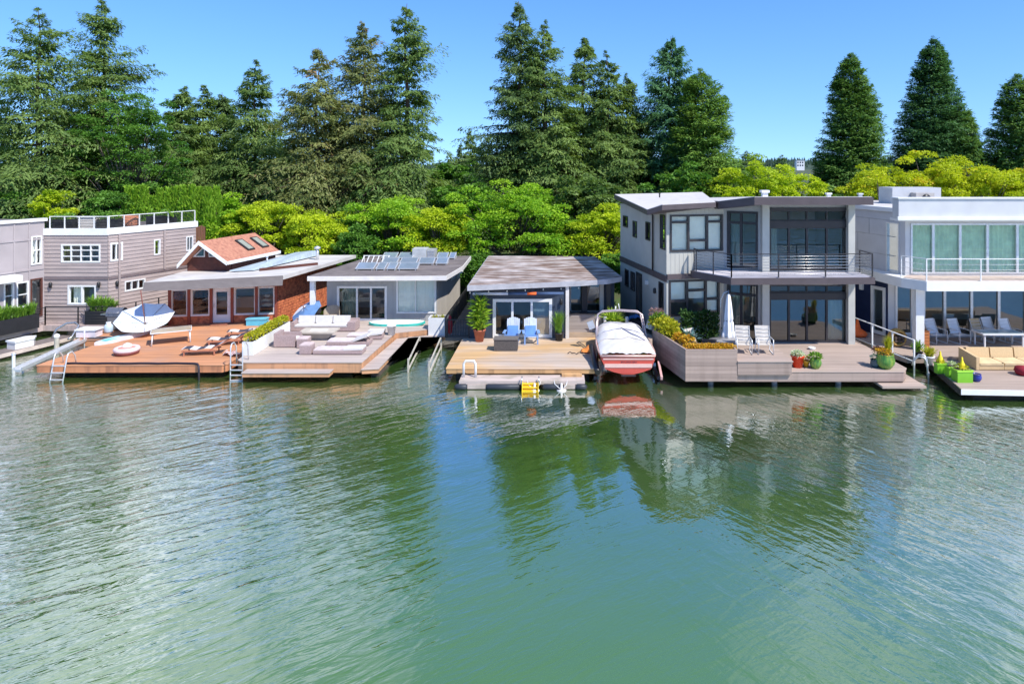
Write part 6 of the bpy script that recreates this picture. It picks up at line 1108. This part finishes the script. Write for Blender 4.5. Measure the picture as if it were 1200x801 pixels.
t = thing('wooden_crate', 'small reddish wooden side box beside the white pillar', 'crate', (17.5, 32.5, .62)); mb = MB(); [mb.box(-.24, .24, -.2, .2, .02 + .15 * k, .15 + .15 * k) for k in range(5)]; mb.build('boards', M('red_cedar', (.42, .15, .05), .7), t, world=False); MB().box(-.26, .26, -.22, .22, .775, .80).build('lid', M('cedar_lid', (.46, .18, .07), .7), t, world=False)
pot('potted_plant', 'white pot of yellow green plants beside the deck ladder', (16.55, 30.2), .45, potprof(.16, .22, .38), WHITE, 'potted plant', (lambda t, h: tuft('plant', YEL, t, (0, 0, h * .85), 90, .45, .3, .05, 540, .7),))
pot('potted_plant', 'dark pot of lime leaves behind the white pot near the ramp', (16.25, 30.55), .62, potprof(.14, .18, .3), BLACK, 'potted plant', (lambda t, h: tuft('plant', GRN, t, (0, 0, h * .85), 90, .5, .25, .05, 541, .6),))

# ------------------------------------------------------------------ the speedboat on its lift
t = thing('speedboat', 'coral red and white speedboat under a white cover on a lift', 'boat', (3.1, 31.5, .3)); CORAL = M('coral_gelcoat', (.56, .085, .05), .22, .05, 3, coat=.5); PINKW = M('pale_pink_gelcoat', (.72, .45, .38), .25, .05, 3, coat=.5)
st = [(-2.75, 1.12, 1), (-2.0, 1.2, 1), (-.8, 1.22, 1), (.6, 1.15, .98), (1.5, .98, .85), (2.2, .62, .6), (2.65, .18, .35)]       # y, half beam, fullness
def section(y, b, f, q):
    """Half section from the keel (q=0) to the gunwale (q=1)."""
    pts = [(0, .10), (.55, .26), (.86, .40), (.93, .62), (1.0, .80), (1.0, 1.0)]; k = q * 5; i = min(4, int(k)); r = k - i
    x = pts[i][0] + (pts[i + 1][0] - pts[i][0]) * r; z = pts[i][1] + (pts[i + 1][1] - pts[i][1]) * r
    rise = .04 * max(0, (y - .5) / 2.8) ** 2
    return x * b, (z - .1) * (1 + .0) * .92 + .10 + rise + (1 - f) * .5 * (1 - q)
def hull(i, j):
    k = j * 6; a = min(5, int(k)); r = k - a; y = st[a][0] + (st[a + 1][0] - st[a][0]) * r; b = st[a][1] + (st[a + 1][1] - st[a][1]) * r; f = st[a][2] + (st[a + 1][2] - st[a][2]) * r
    q = abs(2 * i - 1); x, z = section(y, b, f, q); return (x * (1 if i > .5 else -1), y, z)
MB().grid(hull, 20, 24).build('hull', CORAL, t, world=False)
prof = [hull(i / 20, 0) for i in range(21)]
mb = MB(); mb.add([(p[0] * .998, -2.752, p[2]) for p in prof], [tuple(range(21))]); mb.build('transom', CORAL, t, world=False)
for z0, z1, m_ in ((.44, .60, PINKW), (.77, .83, PINKW)):
    mb = MB(); mb.box(-1.0 if z0 < .6 else -1.06, 1.0 if z0 < .6 else 1.06, -2.775, -2.754, z0, z1); mb.build('stripe', m_, t, world=False)
mb = MB(); [mb.box(-.30 + k * .085 + .01 * (k % 3), -.235 + k * .085, -2.772, -2.756, .655 + .008 * (k % 2), .70 - .006 * (k % 3)) for k in range(8)]; mb.build('lettering', M('dark_lettering', (.16, .04, .05), .5), t, world=False)
mb = MB(); mb.tube([hull(0, j / 24) for j in range(25)], .045, 6); mb.tube([hull(1, j / 24) for j in range(25)], .045, 6); mb.tube([(p[0] * 1.0, -2.77, p[2]) for p in (prof[0], prof[-1])], .045, 6); mb.build('rub_rail', PINKW, t, world=False)
MB().box(-.3, .3, -2.88, -2.76, .10, .15).build('swim_platform', DTRIM, t, world=False)
def cover(i, j):
    y = -2.74 + 4.7 * j; b = 1.17 if y < 1.3 else 1.17 - .5 * ((y - 1.3) / .9) ** 2; u = 2 * i - 1; crown = .06 + .33 * min(1, max(0, (y + 2.7) / 3.6)) ** .9 * (1 if y < 1.4 else 1 - .6 * ((y - 1.4) / .8) ** 2)
    return (u * b, y, .98 + crown * (1 - abs(u) ** 5) + (.03 * math.sin(5 * u + 3 * y + 2.5 * math.sin(2.3 * y)) + .012 * math.sin(15 * u - 3 * y + 4 * math.sin(1.7 * y + u))) * (1 - u * u) + .02 * math.sin(26 * u) * max(0, -y - 1.9))
MB().grid(cover, 32, 44).build('cover', M('white_boat_cover', (.62, .60, .59), .9, .05, 3, col2=(.50, .47, .45), c2lo=.5, c2hi=.8), t, world=False)
mb = MB()
for y0, hh, bw in ((1.0, 2.02, 1.12), (1.25, 1.92, 1.06)): mb.tube([(-bw - .05, y0 - .9, .95), (-bw, y0 - .2, 1.5), (-bw + .06, y0, 1.85), (-bw + .3, y0 + .05, hh), (0, y0 + .06, hh + .05), (bw - .3, y0 + .05, hh), (bw - .06, y0, 1.85), (bw, y0 - .2, 1.5), (bw + .05, y0 - .9, .95)], .036, 8)
mb.build('tower', M('silver_pink_tube', (.46, .38, .38), .3, metallic=.4), t, world=False)
def onc(u, y): j = (y + 2.74) / 4.7; p = cover((u + 1) / 2, j); return (p[0], p[1], p[2] + .012)
mb = MB(); mb.tube([onc(u, .4 - .9 * (u - .1)) for u in (.85, .6, .35, .15, 0)], .022, 5); mb.tube([onc(u, .3 + .25 * u) for u in (-.95, -.7, -.45, -.2, 0)], .018, 5); mb.tube([onc(.05 + .5 * k, .2 - .8 * k) for k in (0, .3, .6, 1, 1.5)], .03, 5); mb.build('strap', M('blue_grey_strap', (.16, .17, .26), .8), t, world=False)
mb = MB(); mb.tube([onc(u, -1.0 + .1 * math.sin(u * 7)) for u in [k / 8 - 1 for k in range(17)]], .02, 5); mb.build('seam', M('cover_seam', (.42, .38, .34), .9), t, world=False)
for s in (-1, 1): mb = MB(); mb.obox((s * 1.38, .75, 1.42), (.30, .14, .36), 0, 0, s * R(20)); mb.build('speaker', ALU, t, world=False)
mb = MB(); mb.tube([(.0, 1.1, 2.05), (-.05, 1.15, 2.35)], .02, 5); mb.tube([(-.2, 1.1, 2.05), (-.18, 1.15, 2.22)], .03, 6); mb.build('light_mast', WHITE, t, world=False)
t = thing('boat_lift', 'dark boat lift arms holding the speedboat beside the golden deck', 'boat lift', (3.1, 31.5, 0)); mb = MB()
for s in (-1, 1): mb.beam((3.1 + s * 1.36, 29.3, .12), (3.1 + s * 1.36, 34, .3), .12, .16)
mb.build('rail', M('lift_dark', (.05, .05, .06), .5), t); mb = MB(); [mb.beam((3.1 + s * 1.36, y, -.8), (3.1 + s * 1.36, y, .4), .12) for s in (-1, 1) for y in (30.6, 33.6)]; mb.build('post', STEEL, t); mb = MB(); mb.beam((1.72, 31.5, -.1), (4.48, 31.5, -.1), .1, .1); mb.beam((1.72, 30.2, -.12), (4.48, 30.2, -.12), .1, .1); mb.build('crossbeam', STEEL, t); MB().tube([(1.82, 28.85, .5), (1.72, 29.9, .8), (1.66, 31, 1.05)], .12, 10).build('fender', BLACK, t); MB().beam((4.5, 28.7, .3), (4.55, 29.9, .62), .09, .14).build('arm', M('pink_painted_beam', (.6, .36, .34), .5), t)
pot('potted_plant', 'lime green spiky plant in a pot behind the speedboat', (X(718, 34.85), 34.85), .62, potprof(.2, .28, .5), DTRIM, 'potted plant', (lambda t, h: tuft('plant', PALM, t, (0, 0, h * .9), 190, .85, .3, .06, 550, .9, tint0=.8),))
for px, lb in ((709, 'white bollard post left of the lime plant behind the boat'), (734.5, 'white bollard post right of the lime plant behind the boat')): t = thing('bollard', lb, 'bollard', (X(px, 34.8), 34.8, .6)); MB().lathe([(.09, 0), (.09, .9), (.07, .95), (0, .96)], (0, 0, 0), 12).build('post', OFFW, t, world=False); MB().lathe([(.13, 0), (.13, .05), (.09, .07)], (0, 0, 0), 12).build('base', ALU, t, world=False)
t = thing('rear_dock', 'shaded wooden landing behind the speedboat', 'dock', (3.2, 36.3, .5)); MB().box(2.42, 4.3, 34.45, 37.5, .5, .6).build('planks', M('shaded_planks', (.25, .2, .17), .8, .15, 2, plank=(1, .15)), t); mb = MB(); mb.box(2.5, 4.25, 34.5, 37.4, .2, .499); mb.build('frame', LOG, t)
t = thing('blue_tarp', 'blue tarpaulin folded on the landing behind the boat', 'tarpaulin', (X(744.5, 36.2), 36.2, .6)); MB().grid(lambda i, j: (-.35 + .7 * i, -.3 + .6 * j, .5 + .18 * math.sin(math.pi * i) + .06 * math.sin(i * 11 + j * 7)), 10, 8).build('sheet', M('blue_tarp', (.08, .22, .50), .6), t, world=False); MB().box(-.33, .33, -.28, .28, 0, .48).build('pile', DTRIM, t, world=False)
